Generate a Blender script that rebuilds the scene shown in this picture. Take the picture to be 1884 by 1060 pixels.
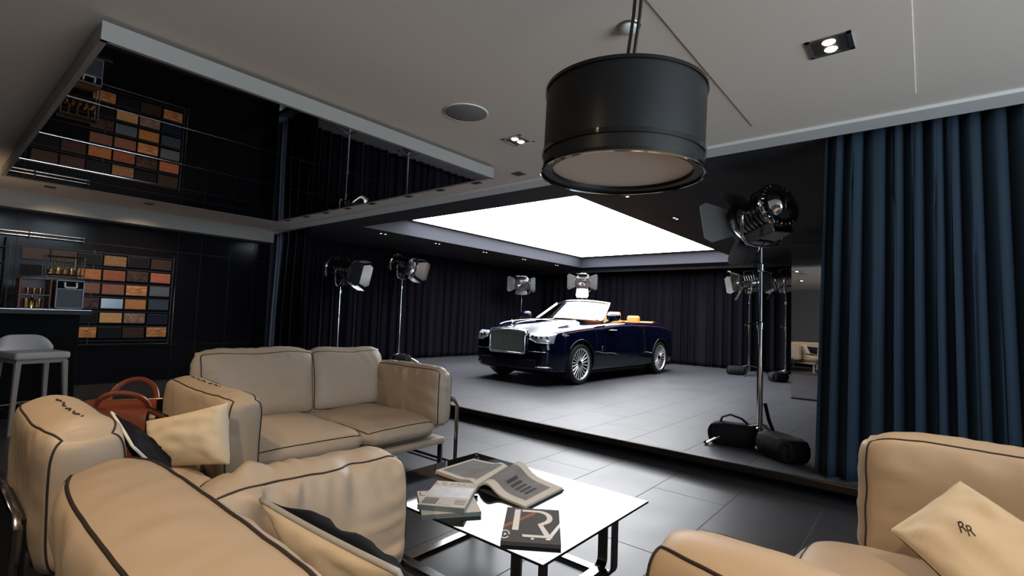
import bpy, bmesh, math, random
from mathutils import Vector, Matrix, noise, Euler
for _o in list(bpy.data.objects): bpy.data.objects.remove(_o)
SC = bpy.context.scene
COL = SC.collection
PI = math.pi
H = 1.26            # eye height above the lounge floor
STAGE = 0.14        # height of the display platform
CEIL = 2.73         # lounge ceiling
SCEIL = 2.76        # dark ceiling over the platform
# ---------------------------------------------------------------- camera
def _cam():
    yaw, pit, rol = math.radians(39.84389), math.radians(3.32041), math.radians(2.12147)
    fwd = Vector((-math.sin(yaw)*math.cos(pit), math.cos(yaw)*math.cos(pit), math.sin(pit)))
    right = Vector((math.cos(yaw), math.sin(yaw), 0)); up = right.cross(fwd)
    r = right*math.cos(rol)+up*math.sin(rol); u = up*math.cos(rol)-right*math.sin(rol)
    cd = bpy.data.cameras.new('camera'); co = bpy.data.objects.new('camera', cd); COL.objects.link(co)
    m = Matrix((r, u, -fwd)).transposed().to_4x4(); m.translation = Vector((0, 0, H)); co.matrix_world = m
    cd.sensor_width = 36; cd.lens = 914.40*36/1884; cd.clip_start = 0.02; cd.clip_end = 200
    SC.camera = co
_cam()
# ---------------------------------------------------------------- world, exposure, lamps
vs = SC.view_settings; vs.view_transform = 'Standard'; vs.look = 'None'; vs.gamma = 1; vs.use_curve_mapping = False; vs.exposure = 0.0
W = bpy.data.worlds.new('world'); SC.world = W; W.use_nodes = True
_nt = W.node_tree; _bg = _nt.nodes['Background']; _tc = _nt.nodes.new('ShaderNodeTexCoord'); _sx = _nt.nodes.new('ShaderNodeSeparateXYZ'); _cr = _nt.nodes.new('ShaderNodeValToRGB')
_mr = _nt.nodes.new('ShaderNodeMapRange'); _mr.inputs[1].default_value = -.35; _mr.inputs[2].default_value = .35      # pale sunlit ground below, cool overcast sky above
_nt.links.new(_tc.outputs['Generated'], _sx.inputs[0]); _nt.links.new(_sx.outputs['Z'], _mr.inputs[0]); _nt.links.new(_mr.outputs[0], _cr.inputs[0]); _nt.links.new(_cr.outputs[0], _bg.inputs[0])
_cr.color_ramp.elements[0].color = (.80, .96, 1.10, 1); _cr.color_ramp.elements[0].position = .4; _cr.color_ramp.elements[1].color = (.26, .38, .52, 1); _cr.color_ramp.elements[1].position = .6
_bg.inputs[1].default_value = 13
PANEL_E = 10.5       # luminous ceiling over the car
def lamp(name, kind, loc, energy, color, target=None, size=0.1, spot=90, blend=.6, size_y=None):
    d = bpy.data.lights.new(name, kind); d.energy = energy; d.color = color
    if kind == 'SPOT': d.spot_size = math.radians(spot); d.spot_blend = blend; d.shadow_soft_size = size
    if kind == 'POINT': d.shadow_soft_size = size
    if kind == 'AREA':
        d.size = size
        if size_y: d.shape = 'RECTANGLE'; d.size_y = size_y
    o = bpy.data.objects.new(name, d); COL.objects.link(o); o.location = loc
    if target is not None: o.rotation_euler = (Vector(target)-Vector(loc)).to_track_quat('-Z', 'Y').to_euler()
    return o
WARM = (1, .74, .48)
# daylight portal in the window opening (right wall)
_p = lamp('window_daylight', 'AREA', (4.05, 1.5, 1.45), 1, (1, 1, 1), (0, 1.5, 1.45), 4.2, size_y=2.2); _p.data.cycles.is_portal = True
# warm downlights of the lounge ceiling (fixtures are built below at the same places)
for _x, _y, _e, _t in ((-.37, 2.94, 45, (-.4, 2.4, 0)), (-2.6, 3.1, 12, (-2.6, 2.8, 0)), (-3.0, .1, 75, (-3.1, .6, 0)), (-1.0, -.6, 110, (-1.3, .6, 0)), (.8, .6, 95, (.3, 1.6, 0)), (-5.0, -.6, 40, (-4.6, .8, 0)), (-8.777, 1.032, 34, (-9.75, 1.4, 1.3)), (-8.816, 2.12, 40, (-9.75, 2.2, 1.3))):
    lamp('downlight_lamp', 'SPOT', (_x, _y, CEIL-.05), _e, WARM, _t, .05, 78 if _x == -3.0 else 100, .8)

lamp('bar_uplight', 'SPOT', (-8.0, -.35, 1.75), 26, WARM, (-8.2, .0, 2.73), .1, 120, .9)
# ---------------------------------------------------------------- materials
def mat(name, col=(.8, .8, .8), rough=.5, metal=0., spec=.5, coat=0., coatr=.03, sheen=0., emit=None, es=0., trans=0., ior=1.45, bump=None, alpha=1., vary=None):
    m = bpy.data.materials.new(name); m.use_nodes = True; nt = m.node_tree; b = nt.nodes['Principled BSDF']
    b.inputs['Base Color'].default_value = (*col, 1); b.inputs['Roughness'].default_value = rough; b.inputs['Metallic'].default_value = metal
    b.inputs['Specular IOR Level'].default_value = spec; b.inputs['Coat Weight'].default_value = coat; b.inputs['Coat Roughness'].default_value = coatr
    b.inputs['Sheen Weight'].default_value = sheen; b.inputs['Transmission Weight'].default_value = trans; b.inputs['IOR'].default_value = ior
    if emit: b.inputs['Emission Color'].default_value = (*emit, 1); b.inputs['Emission Strength'].default_value = es
    tc = None
    if bump or vary:
        tc = nt.nodes.new('ShaderNodeTexCoord')
    if bump:
        n = nt.nodes.new('ShaderNodeTexNoise'); n.inputs['Scale'].default_value = bump[0]; n.inputs['Detail'].default_value = 4
        bp = nt.nodes.new('ShaderNodeBump'); bp.inputs['Strength'].default_value = bump[1]; bp.inputs['Distance'].default_value = .01
        nt.links.new(tc.outputs['Object'], n.inputs['Vector']); nt.links.new(n.outputs['Fac'], bp.inputs['Height']); nt.links.new(bp.outputs['Normal'], b.inputs['Normal'])
    if vary:
        n = nt.nodes.new('ShaderNodeTexNoise'); n.inputs['Scale'].default_value = vary[0]; n.inputs['Detail'].default_value = 3
        mx = nt.nodes.new('ShaderNodeMix'); mx.data_type = 'RGBA'
        mx.inputs[6].default_value = (*col, 1); mx.inputs[7].default_value = (*vary[1], 1)
        nt.links.new(tc.outputs['Object'], n.inputs['Vector']); nt.links.new(n.outputs['Fac'], mx.inputs[0]); nt.links.new(mx.outputs[2], b.inputs['Base Color'])
    return m
def wood(name, c1, c2, scale=6, dist=3, rough=.25, along='Y', kind='grain'):
    m = bpy.data.materials.new(name); m.use_nodes = True; nt = m.node_tree; b = nt.nodes['Principled BSDF']
    tc = nt.nodes.new('ShaderNodeTexCoord'); mp = nt.nodes.new('ShaderNodeMapping')
    mp.inputs['Scale'].default_value = {'Y': (8, 1.2, 8), 'D': (5, 4, 8), 'B': (6, 6, 6)}[along]
    if along == 'D': mp.inputs['Rotation'].default_value = (.7, 0, 0)
    n = nt.nodes.new('ShaderNodeTexNoise'); n.inputs['Scale'].default_value = scale; n.inputs['Detail'].default_value = 6; n.inputs['Distortion'].default_value = dist
    cr = nt.nodes.new('ShaderNodeValToRGB'); cr.color_ramp.elements[0].position = .35; cr.color_ramp.elements[1].position = .65
    cr.color_ramp.elements[0].color = (*c1, 1); cr.color_ramp.elements[1].color = (*c2, 1)
    nt.links.new(tc.outputs['Object'], mp.inputs[0]); nt.links.new(mp.outputs[0], n.inputs['Vector']); nt.links.new(n.outputs['Fac'], cr.inputs[0]); nt.links.new(cr.outputs[0], b.inputs['Base Color'])
    b.inputs['Roughness'].default_value = .4; b.inputs['Specular IOR Level'].default_value = .15; b.inputs['Coat Weight'].default_value = .06; b.inputs['Coat Roughness'].default_value = .1
    return m
def tile_mat(name, base, rough, x0, y0):
    m = bpy.data.materials.new(name); m.use_nodes = True; nt = m.node_tree; b = nt.nodes['Principled BSDF']
    g = nt.nodes.new('ShaderNodeNewGeometry'); mp = nt.nodes.new('ShaderNodeMapping')
    mp.vector_type = 'POINT'; mp.inputs['Rotation'].default_value = (0, 0, PI/2); mp.inputs['Location'].default_value = (-y0, x0, 0)
    # swap so that brick rows run along world Y
    sx = nt.nodes.new('ShaderNodeSeparateXYZ'); cx = nt.nodes.new('ShaderNodeCombineXYZ')
    ax = nt.nodes.new('ShaderNodeMath'); ax.operation = 'ADD'; ax.inputs[1].default_value = -y0
    ay = nt.nodes.new('ShaderNodeMath'); ay.operation = 'ADD'; ay.inputs[1].default_value = -x0
    nt.links.new(g.outputs['Position'], sx.inputs[0]); nt.links.new(sx.outputs['Y'], ax.inputs[0]); nt.links.new(sx.outputs['X'], ay.inputs[0])
    nt.links.new(ax.outputs[0], cx.inputs[0]); nt.links.new(ay.outputs[0], cx.inputs[1])
    br = nt.nodes.new('ShaderNodeTexBrick'); br.offset = .5; br.squash = 1
    br.inputs['Scale'].default_value = 1; br.inputs['Brick Width'].default_value = 1.04; br.inputs['Row Height'].default_value = .525
    br.inputs['Mortar Size'].default_value = .0035; br.inputs['Mortar Smooth'].default_value = .2; br.inputs['Bias'].default_value = 0
    br.inputs['Color1'].default_value = (*base, 1); br.inputs['Color2'].default_value = (*[c*1.25 for c in base], 1); br.inputs['Mortar'].default_value = (*[c*.35 for c in base], 1)
    nt.links.new(cx.outputs[0], br.inputs['Vector'])
    n = nt.nodes.new('ShaderNodeTexNoise'); n.inputs['Scale'].default_value = 2.2; n.inputs['Detail'].default_value = 5
    nt.links.new(g.outputs['Position'], n.inputs['Vector'])
    mr = nt.nodes.new('ShaderNodeMapRange'); mr.inputs[3].default_value = rough*.85; mr.inputs[4].default_value = rough*1.2
    nt.links.new(n.outputs['Fac'], mr.inputs[0])
    ad = nt.nodes.new('ShaderNodeMath'); ad.operation = 'ADD'; nt.links.new(mr.outputs[0], ad.inputs[0])
    ml = nt.nodes.new('ShaderNodeMath'); ml.operation = 'MULTIPLY'; ml.inputs[1].default_value = .4; nt.links.new(br.outputs['Fac'], ml.inputs[0]); nt.links.new(ml.outputs[0], ad.inputs[1])
    nt.links.new(ad.outputs[0], b.inputs['Roughness']); nt.links.new(br.outputs['Color'], b.inputs['Base Color'])
    bp = nt.nodes.new('ShaderNodeBump'); bp.inputs['Strength'].default_value = .3; bp.inputs['Distance'].default_value = .002; bp.invert = True
    nt.links.new(br.outputs['Fac'], bp.inputs['Height']); nt.links.new(bp.outputs['Normal'], b.inputs['Normal'])
    b.inputs['Specular IOR Level'].default_value = .55
    return m
def glass_mat(name, tint=(1, 1, 1), f=.9):
    m = bpy.data.materials.new(name); m.use_nodes = True; nt = m.node_tree; nt.nodes.clear()
    o = nt.nodes.new('ShaderNodeOutputMaterial'); mx = nt.nodes.new('ShaderNodeMixShader'); t = nt.nodes.new('ShaderNodeBsdfTransparent'); g = nt.nodes.new('ShaderNodeBsdfGlossy')
    fr = nt.nodes.new('ShaderNodeFresnel'); fr.inputs[0].default_value = 1.75; g.inputs['Roughness'].default_value = .02; t.inputs[0].default_value = (*[c*f for c in tint], 1)
    nt.links.new(fr.outputs[0], mx.inputs[0]); nt.links.new(t.outputs[0], mx.inputs[1]); nt.links.new(g.outputs[0], mx.inputs[2]); nt.links.new(mx.outputs[0], o.inputs[0])
    return m
M = {}
M['paint'] = mat('ceiling_paint', (.70, .61, .525), .7)
M['trimpaint'] = mat('trim_paint', (.66, .64, .61), .6)
M['rim'] = mat('raft_rim_paint', (.30, .275, .25), .6)
M['black_ceiling'] = mat('black_ceiling', (.012, .012, .015), .75)
M['recess'] = mat('recess_paint', (.024, .025, .036), .7)
M['floor'] = tile_mat('floor_tile', (.03, .03, .034), .36, -1.0885, 3.19+.52)
M['stage'] = tile_mat('stage_tile', (.05, .05, .057), .42, -1.115, 4.9)
M['nosing'] = mat('bronze_edge', (.05, .042, .036), .22, .9)
M['black'] = mat('black_matt', (.006, .006, .0065), .5, spec=.3)
M['blackwall'] = mat('black_gloss_panel', (.007, .007, .009), .12, spec=.13)
M['gloss'] = mat('black_gloss', (.006, .006, .007), .04)
M['mirrorblack'] = mat('dark_mirror', (.30, .29, .28), .015, 1.0)
M['mirror'] = mat('mirror', (.82, .82, .82), .01, 1.0)
M['chrome'] = mat('chrome', (.78, .78, .80), .10, 1.0)
M['darkchrome'] = mat('dark_chrome', (.30, .29, .29), .16, 1.0)
M['steel'] = mat('brushed_steel', (.5, .49, .48), .3, 1.0)
M['brass'] = mat('brass', (.85, .6, .28), .18, 1.0)
M['leather'] = mat('cream_leather', (.54, .425, .31), .45, spec=.35, bump=(140, .05), vary=(2.2, (.49, .37, .26)))
M['cream'] = mat('cream_fabric', (.72, .60, .43), .6, bump=(200, .05))
M['seam'] = mat('dark_seam', (.03, .02, .015), .6)
M['piping'] = mat('grey_piping', (.42, .40, .37), .7, bump=(300, .3))
M['whitepiping'] = mat('white_piping', (.85, .82, .76), .6)
M['navy'] = mat('black_fabric', (.004, .004, .007), .8, spec=.15)
M['strap'] = mat('black_strap', (.005, .005, .006), .75, spec=.25)
M['red'] = mat('red_leather', (.46, .11, .05), .3, coat=.25, coatr=.2, bump=(120, .05))
M['reddark'] = mat('dark_red_leather', (.10, .02, .012), .4)
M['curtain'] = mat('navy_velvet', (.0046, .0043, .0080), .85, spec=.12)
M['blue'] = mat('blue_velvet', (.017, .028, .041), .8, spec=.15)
M['panel'] = mat('light_panel', (1, 1, 1), .5, emit=(.93, .96, 1), es=PANEL_E)
M['glow'] = mat('lamp_glow', (1, 1, 1), .5, emit=(1, .82, .62), es=14)
M['dot'] = mat('small_lamp_glow', (1, 1, 1), .5, emit=(1, .9, .78), es=2.2)
M['diffuser'] = mat('lamp_diffuser', (.62, .56, .49), .5)
M['glass'] = glass_mat('clear_glass')
M['grill'] = mat('speaker_mesh', (.20, .185, .18), .7)
M['boxdark'] = mat('downlight_black', (.03, .027, .026), .5)
M['stool'] = mat('stool_leather', (.44, .42, .40), .5)
M['stoolwood'] = mat('stool_legs', (.30, .26, .23), .5)
M['silverfab'] = mat('silver_fabric', (.12, .125, .135), .6, spec=.2, bump=(400, .2))
M['brown'] = mat('brown_leather', (.16, .06, .025), .35)
M['paper'] = mat('paper', (.62, .60, .57), .7, spec=.2)
M['greypage'] = mat('grey_print', (.26, .26, .265), .7, spec=.2, vary=(14, (.12, .12, .125)))
M['darkprint'] = mat('dark_print', (.05, .05, .055), .75, spec=.15)
M['cover'] = mat('graphite_cover', (.07, .07, .075), .7, spec=.15)
M['orangeprint'] = mat('orange_print', (.35, .12, .05), .7, spec=.15)
M['greenbook'] = mat('grey_green_cover', (.16, .20, .20), .4)
M['whiteprint'] = mat('white_print', (.85, .85, .85), .7, spec=.15)
M['car'] = mat('navy_car_paint', (.0014, .0028, .013), .6, coat=1., coatr=.015, spec=0.)
M['tyre'] = mat('tyre_rubber', (.012, .012, .012), .6)
M['tan'] = mat('tan_interior', (.55, .24, .06), .45)
M['hood_deck'] = mat('silver_bonnet', (.5, .51, .53), .18, .8)
M['lens'] = mat('lamp_lens', (.05, .05, .055), .10, 0, coat=.5)
M['flap'] = mat('barn_door_metal', (.42, .43, .43), .18, .9)
M['flapdark'] = mat('barn_door_outer', (.16, .155, .145), .42, .5)
M['coach'] = mat('red_coachline', (.22, .02, .02), .4)
M['headlamp'] = mat('headlamp_lens', (.75, .76, .78), .12, .6)

# ---------------------------------------------------------------- mesh helpers
class MB:
    def __init__(s): s.v = []; s.f = []; s.m = []
    def add(s, vs, fs, mi=0, X=None):
        o = len(s.v)
        s.v += [tuple(X @ Vector(p)) if X is not None else tuple(p) for p in vs]
        s.f += [[i+o for i in f] for f in fs]; s.m += [mi]*len(fs); return s
    def box(s, c, d, rz=0, mi=0, X=None):
        T = Matrix.Translation(c) @ Matrix.Rotation(rz, 4, 'Z')
        if X is not None: T = X @ T
        hx, hy, hz = d[0]/2, d[1]/2, d[2]/2
        vs = [(x, y, z) for x in (-hx, hx) for y in (-hy, hy) for z in (-hz, hz)]
        return s.add(vs, [(0, 1, 3, 2), (4, 6, 7, 5), (0, 4, 5, 1), (2, 3, 7, 6), (0, 2, 6, 4), (1, 5, 7, 3)], mi, T)
    def bx(s, a, b, mi=0): return s.box([(a[i]+b[i])/2 for i in range(3)], [abs(b[i]-a[i]) for i in range(3)], 0, mi)
    def tube(s, pts, r, n=8, closed=False, mi=0, X=None, flat=None):
        pts = [Vector(p) for p in pts]; N = len(pts); vs = []; prev = None
        rr = r if isinstance(r, (list, tuple)) else [r]*N
        for i, p in enumerate(pts):
            a = pts[i-1] if (i > 0 or closed) else p; b = pts[(i+1) % N] if (i < N-1 or closed) else p
            t = (b-a)
            t = t.normalized() if t.length > 1e-9 else Vector((0, 0, 1))
            if prev is None:
                u = t.cross(Vector((0, 0, 1)))
                if u.length < .05: u = t.cross(Vector((0, 1, 0)))
            else: u = prev - t*prev.dot(t)
            u.normalize(); prev = u; w = t.cross(u)
            for k in range(n):
                an = 2*PI*k/n; vs.append(p + (u*math.cos(an)*(flat[0] if flat else 1) + w*math.sin(an)*(flat[1] if flat else 1))*rr[i])
        fs = []
        for i in range(N if closed else N-1):
            j = (i+1) % N
            for k in range(n): fs.append((i*n+k, i*n+(k+1) % n, j*n+(k+1) % n, j*n+k))
        if not closed: fs.append(tuple(range(n))[::-1]); fs.append(tuple((N-1)*n+k for k in range(n)))
        return s.add(vs, fs, mi, X)
    def cyl(s, a, b, r, r2=None, n=16, mi=0, X=None): return s.tube([a, b], [r, r if r2 is None else r2], n, False, mi, X)
    def lathe(s, prof, n=32, mi=0, X=None, cap=False):
        vs = []; fs = []; P = len(prof)
        for k in range(n):
            a = 2*PI*k/n
            for r, h in prof: vs.append((r*math.cos(a), r*math.sin(a), h))
        for k in range(n):
            j = (k+1) % n
            for i in range(P-1): fs.append((k*P+i, j*P+i, j*P+i+1, k*P+i+1))
        if cap: fs.append(tuple(k*P for k in range(n))[::-1]); fs.append(tuple(k*P+P-1 for k in range(n)))
        return s.add(vs, fs, mi, X)
    def grid(s, fn, nu, nv, mi=0, X=None, cu=False):
        vs = [fn(i/(nu if cu else nu-1), j/(nv-1)) for i in range(nu) for j in range(nv)]
        fs = [(i*nv+j, ((i+1) % nu)*nv+j, ((i+1) % nu)*nv+j+1, i*nv+j+1) for i in range(nu if cu else nu-1) for j in range(nv-1)]
        return s.add(vs, fs, mi, X)
    def prism(s, poly, z0, z1, mi=0, X=None):
        n = len(poly); vs = [(x, y, z0) for x, y in poly]+[(x, y, z1) for x, y in poly]
        return s.add(vs, [tuple(range(n))[::-1], tuple(range(n, 2*n))]+[(i, (i+1) % n, n+(i+1) % n, n+i) for i in range(n)], mi, X)
    def build(s, name, ms, parent=None, smooth=False, bevel=0, sharp=40, loc=None, seg=2):
        me = bpy.data.meshes.new(name); me.from_pydata([tuple(p) for p in s.v], [], s.f)
        for m in (ms if isinstance(ms, (list, tuple)) else [ms]): me.materials.append(m)
        for p, i in zip(me.polygons, s.m): p.material_index = i
        bm = bmesh.new(); bm.from_mesh(me); bmesh.ops.remove_doubles(bm, verts=bm.verts, dist=1e-6); bmesh.ops.recalc_face_normals(bm, faces=bm.faces); bm.to_mesh(me); bm.free()
        if smooth:
            for p in me.polygons: p.use_smooth = True
            if sharp: me.set_sharp_from_angle(angle=math.radians(sharp))
        o = bpy.data.objects.new(name, me); COL.objects.link(o)
        if parent is not None: o.parent = parent
        if loc is not None: o.location = loc
        if bevel:
            b = o.modifiers.new('bevel', 'BEVEL'); b.width = bevel; b.segments = seg; b.limit_method = 'ANGLE'; b.angle_limit = math.radians(35)
        return o
def tag(o, label, cat, group=None):
    o['label'] = label; o['category'] = cat
    if group: o['group'] = group
    return o
def thing(name, label, cat, loc=(0, 0, 0), rz=0, group=None):
    o = bpy.data.objects.new(name, None); COL.objects.link(o); o.location = loc; o.rotation_euler = (0, 0, rz); o.empty_display_size = .1
    return tag(o, label, cat, group)
def struct(o, label=None):
    o['kind'] = 'structure'
    if label: o['label'] = label
    return o
def text_mesh(name, txt, size, m, parent, X, ext=.0004, squash=1., shear=0, offs=0.):
    cu = bpy.data.curves.new(name, 'FONT'); cu.body = txt; cu.size = size; cu.align_x = 'CENTER'; cu.align_y = 'CENTER'; cu.extrude = ext; cu.shear = shear; cu.offset = offs
    t = bpy.data.objects.new(name+'_t', cu); COL.objects.link(t); dg = bpy.context.evaluated_depsgraph_get(); dg.update()
    me = bpy.data.meshes.new_from_object(t.evaluated_get(dg)); bpy.data.objects.remove(t); bpy.data.curves.remove(cu)
    me.transform(Matrix.Diagonal((squash, 1, 1, 1))); me.transform(X); me.materials.clear(); me.materials.append(m); me.name = name
    o = bpy.data.objects.new(name, me); COL.objects.link(o); o.parent = parent; return o
def lerp(a, b, t): return a+(b-a)*t
def interp(tab, x):
    if x <= tab[0][0]: return tab[0][1]
    for (a, p), (b, q) in zip(tab, tab[1:]):
        if x <= b:
            t = (x-a)/(b-a); t = t*t*(3-2*t) if len(tab) > 99 else t
            return p+(q-p)*t
    return tab[-1][1]
# ================================================================ the room
def sbox(name, a, b, m, label=None, bevel=0): return struct(MB().bx(a, b).build(name, m, bevel=bevel), label)
sbox('floor', (-10.2, -4.1, -.1), (4.4, 4.7, 0), M['floor'])
sbox('stage_floor', (-10.2, 4.36, .084), (4.4, 14.2, STAGE), M['stage'], 'raised tiled display platform')
sbox('trim_1', (-10.2, 4.335, .085), (4.4, 4.36, STAGE+.001), M['nosing'], 'bronze edge strip along the platform front', .004)
sbox('stage_plinth', (-10.2, 4.62, 0), (4.4, 4.7, .086), M['black'])
sbox('ceiling', (-10.2, -4.1, CEIL), (4.4, 4.34, CEIL+.12), M['paint'])
sbox('trim_2', (-9.5, 4.12, CEIL-.022), (4.4, 4.34, CEIL+.01), M['trimpaint'], 'pale ceiling border strip in front of the platform')
sbox('trim_3', (-.97, -2.0, CEIL-.005), (-.035, 3.86, CEIL+.01), M['paint'], 'slightly lowered ceiling band', .002)
sbox('wall_left', (-10.0, -4.1, 0), (-9.75, 4.34, CEIL), M['blackwall'])
# joints and doors of the black gloss wall
j = MB()
for y in (-2.6, -1.2, .2, .86, 2.8, 3.15, 3.62, 4.05): j.bx((-9.76, y-.004, .02), (-9.742, y+.004, 2.45))
j.bx((-9.76, -4, 2.14), (-9.742, 4.3, 2.15)); j.bx((-9.76, -4, .585), (-9.742, 4.3, .592))
struct(j.build('trim_4', M['black']), 'shadow gaps between the black gloss wall panels')
sbox('trim_5', (-10.0, -4.1, 2.495), (-9.5, 4.28, CEIL+.01), M['rim'], 'pale bulkhead over the black panelled wall')
sbox('wall_back', (-10.2, -4.3, 0), (4.4, -4.1, CEIL), mat('rear_wall', (.14, .125, .115), .6))
# right wall with a long window opening
w = MB(); w.bx((4.1, -4.1, 0), (4.3, 4.34, .3)); w.bx((4.1, -4.1, 2.6), (4.3, 4.34, CEIL)); w.bx((4.1, -4.1, .3), (4.3, -.6, 2.6)); w.bx((4.1, 3.6, .3), (4.3, 4.34, 2.6))
struct(w.build('wall_right', mat('right_wall', (.5, .5, .5), .7)))
wf = MB()
for y in (-.58, .45, 1.5, 2.55, 3.58): wf.bx((4.15, y-.025, .3), (4.22, y+.025, 2.6))
wf.bx((4.15, -.6, .3), (4.22, 3.6, .34)); wf.bx((4.15, -.6, 2.56), (4.22, 3.6, 2.6))
struct(wf.build('window_1', M['black']))
# platform shell
sbox('wall_stage_back', (-10.2, 13.9, STAGE), (4.4, 14.2, 3.4), M['black_ceiling'])
sbox('wall_stage_left', (-10.4, 4.34, STAGE), (-10.2, 14.2, 3.4), M['black_ceiling'])
sbox('wall_stage_right', (4.2, 4.34, STAGE), (4.4, 14.2, 3.4), M['black_ceiling'])
RX0, RX1, RY0, RY1, RZ = -7.7, -3.25, 5.0, 12.35, 3.06
sc = MB()
sc.bx((-10.2, 4.34, SCEIL), (RX0, 14.2, SCEIL+.4)); sc.bx((RX1, 4.34, SCEIL), (4.4, 14.2, SCEIL+.4)); sc.bx((RX0, 4.34, SCEIL), (RX1, RY0, SCEIL+.4)); sc.bx((RX0, RY1, SCEIL), (RX1, 14.2, SCEIL+.4))
struct(sc.build('ceiling_stage', M['black_ceiling']), 'black ceiling over the platform')
rc = MB(); rc.bx((RX0, RY0, RZ+.03), (RX1, RY1, RZ+.12))
for a, b in (((RX0, RY0, SCEIL+.001), (RX0+.012, RY1, RZ+.03)), ((RX1-.012, RY0, SCEIL+.001), (RX1, RY1, RZ+.03)), ((RX0, RY0, SCEIL+.001), (RX1, RY0+.012, RZ+.03)), ((RX0, RY1-.012, SCEIL+.001), (RX1, RY1, RZ+.03))): rc.bx(a, b)
struct(rc.build('trim_6', M['recess']), 'recess around the luminous ceiling')
sbox('trim_7', (-9.6, 12.75, SCEIL-.10), (-1.2, 12.82, SCEIL), M['recess'], 'pelmet in front of the rear curtain')
lp = thing('light_panel', 'large luminous white ceiling panel above the car', 'ceiling light', (-5.49, 9.1, RZ))
MB().box((0, 0, .0), (4.24, 6.15, .02)).build('diffuser', M['panel'], lp)
fr = MB()
for a, b in (((-2.16, -3.11, -.012), (-2.11, 3.11, .03)), ((2.11, -3.11, -.012), (2.16, 3.11, .03)), ((-2.16, -3.12, -.012), (2.16, -3.07, .03)), ((-2.16, 3.07, -.012), (2.16, 3.12, .03))): fr.bx(a, b)
fr.build('frame', M['black'], lp)
# ---------------------------------------------------------------- mirrored ceiling raft
mp = thing('ceiling_raft', 'dark mirrored raft hung under the lounge ceiling with a pale rim', 'ceiling panel', (-5.53, 2.03, H+1.345))
LX, LY = 2.29, 1.51
r = MB(); r.bx((-LX, -LY, 0), (-LX+.03, LY, .10)); r.bx((LX-.03, -LY, 0), (LX, LY, .10)); r.bx((-LX, -LY, 0), (LX, -LY+.03, .10)); r.bx((-LX, LY-.03, 0), (LX, LY, .10))
r.build('rim', M['rim'], mp, bevel=.002)
CUT = (1.18, .03, -1.15)
xs = [-LX+.03, -LX+.46, -LX+1.22, -LX+2.0, LX-.03]
# mirror strips separated by fine joints running along the depth of the room
cuts = [LX-.03, CUT[0], CUT[1], CUT[2], -LX+.03]
for a, b in zip(cuts, cuts[1:]):
    MB().bx((b+.003, -LY+.03, .004), (a-.003, LY-.03, .02)).build('mirror_pane', M['mirrorblack'], mp)
for a in CUT: MB().bx((a-.0035, -LY+.03, .002), (a+.0035, LY-.03, .012)).build('joint_strip', M['chrome'], mp)
bk = MB(); bk.bx((-LX+.03, -LY+.03, .022), (LX-.03, LY-.03, .06)); bk.build('backing_board', M['steel'], mp)
for x in (-1.5, 1.5):
    for y in (-1, 1): MB().cyl((x, y, .06), (x, y, CEIL-H-1.345), .02).build('hanger', M['black'], mp)
# ---------------------------------------------------------------- ceiling fittings
def small_downlight(x, y, label, grp, z=CEIL, s=.11):
    t = thing('downlight', label, 'ceiling light', (x, y, z), 0, grp)
    MB().box((0, 0, -.003), (s, s, .006)).build('trim_plate', M['boxdark'], t)
    MB().lathe([(0, -.0075), (.03, -.0075), (.03, -.006)], 16).build('aperture', M['black'], t)
    return t
ords = ['nearest the left end', 'second from the left end', 'third from the left end', 'fourth from the left end', 'fifth from the left end', 'sixth from the left end', 'seventh from the left end', 'eighth from the left end', 'nearest the drum lamp']
for i, x in enumerate((-8.175, -7.568, -6.976, -6.385, -5.787, -5.005, -4.414, -3.818, -3.204)):
    small_downlight(x, 3.875, 'small square black downlight beside the mirrored raft, '+ords[i], 'square downlights in the row beside the mirrored raft')
small_downlight(-8.777, 1.032, 'small square black downlight over the bar side, nearer the left edge of the photo', 'square downlights above the bar side')
small_downlight(-8.816, 2.12, 'small square black downlight over the bar side, above the wood samples', 'square downlights above the bar side')
def twin(x, y, z, rz, label, s=.20):
    t = thing('twin_downlight', label, 'ceiling light', (x, y, z), rz, 'lit twin downlights')
    f = MB()
    for a, b in (((-s/2, -s/2, -.004), (s/2, -s/2+.02, .004)), ((-s/2, s/2-.02, -.004), (s/2, s/2, .004)), ((-s/2, -s/2, -.004), (-s/2+.02, s/2, .004)), ((s/2-.02, -s/2, -.004), (s/2, s/2, .004))): f.bx(a, b)
    f.build('frame', M['steel'], t)
    MB().bx((-s/2+.02, -s/2+.02, -.002), (s/2-.02, s/2-.02, .003)).build('recess_box', M['boxdark'], t)
    for k in (-1, 1):
        MB().lathe([(0, -.006), (.026, -.006), (.03, -.002)], 20, X=Matrix.Translation((0, k*.04, 0))).build('lamp', M['glow'], t, True)
twin(-.37, 2.94, CEIL-.006, .0, 'lit twin downlight in the pale band right of the drum lamp')
twin(-2.6, 3.12, CEIL-.001, 0., 'lit twin downlight between the round speaker and the drum lamp')
for x, y in ((-3.0, .1), (.8, .6), (-5.0, -.6), (-1.0, -.6)):
    z = CEIL-.001 if not -.97 < x < -.035 else CEIL-.006
    twin(x, y, z, 0, {-3.0: 'twin downlight above the seat with the black and white cushion', .8: 'twin downlight above the small sofa with the monogram cushion', -5.0: 'twin downlight behind the mirrored raft, toward the rear wall', -1.0: 'twin downlight above the nearest sofa'}[x])
sp = thing('ceiling_speaker', 'round grey flush speaker in the ceiling beside the mirrored raft', 'speaker', (-2.56, 2.47, CEIL))
MB().lathe([(0, -.006), (.15, -.006), (.155, -.004), (.155, 0)], 40).build('grille', M['grill'], sp, True)
MB().lathe([(.155, 0), (.155, -.007), (.162, -.005), (.164, 0)], 40).build('rim', M['trimpaint'], sp, True)
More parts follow.
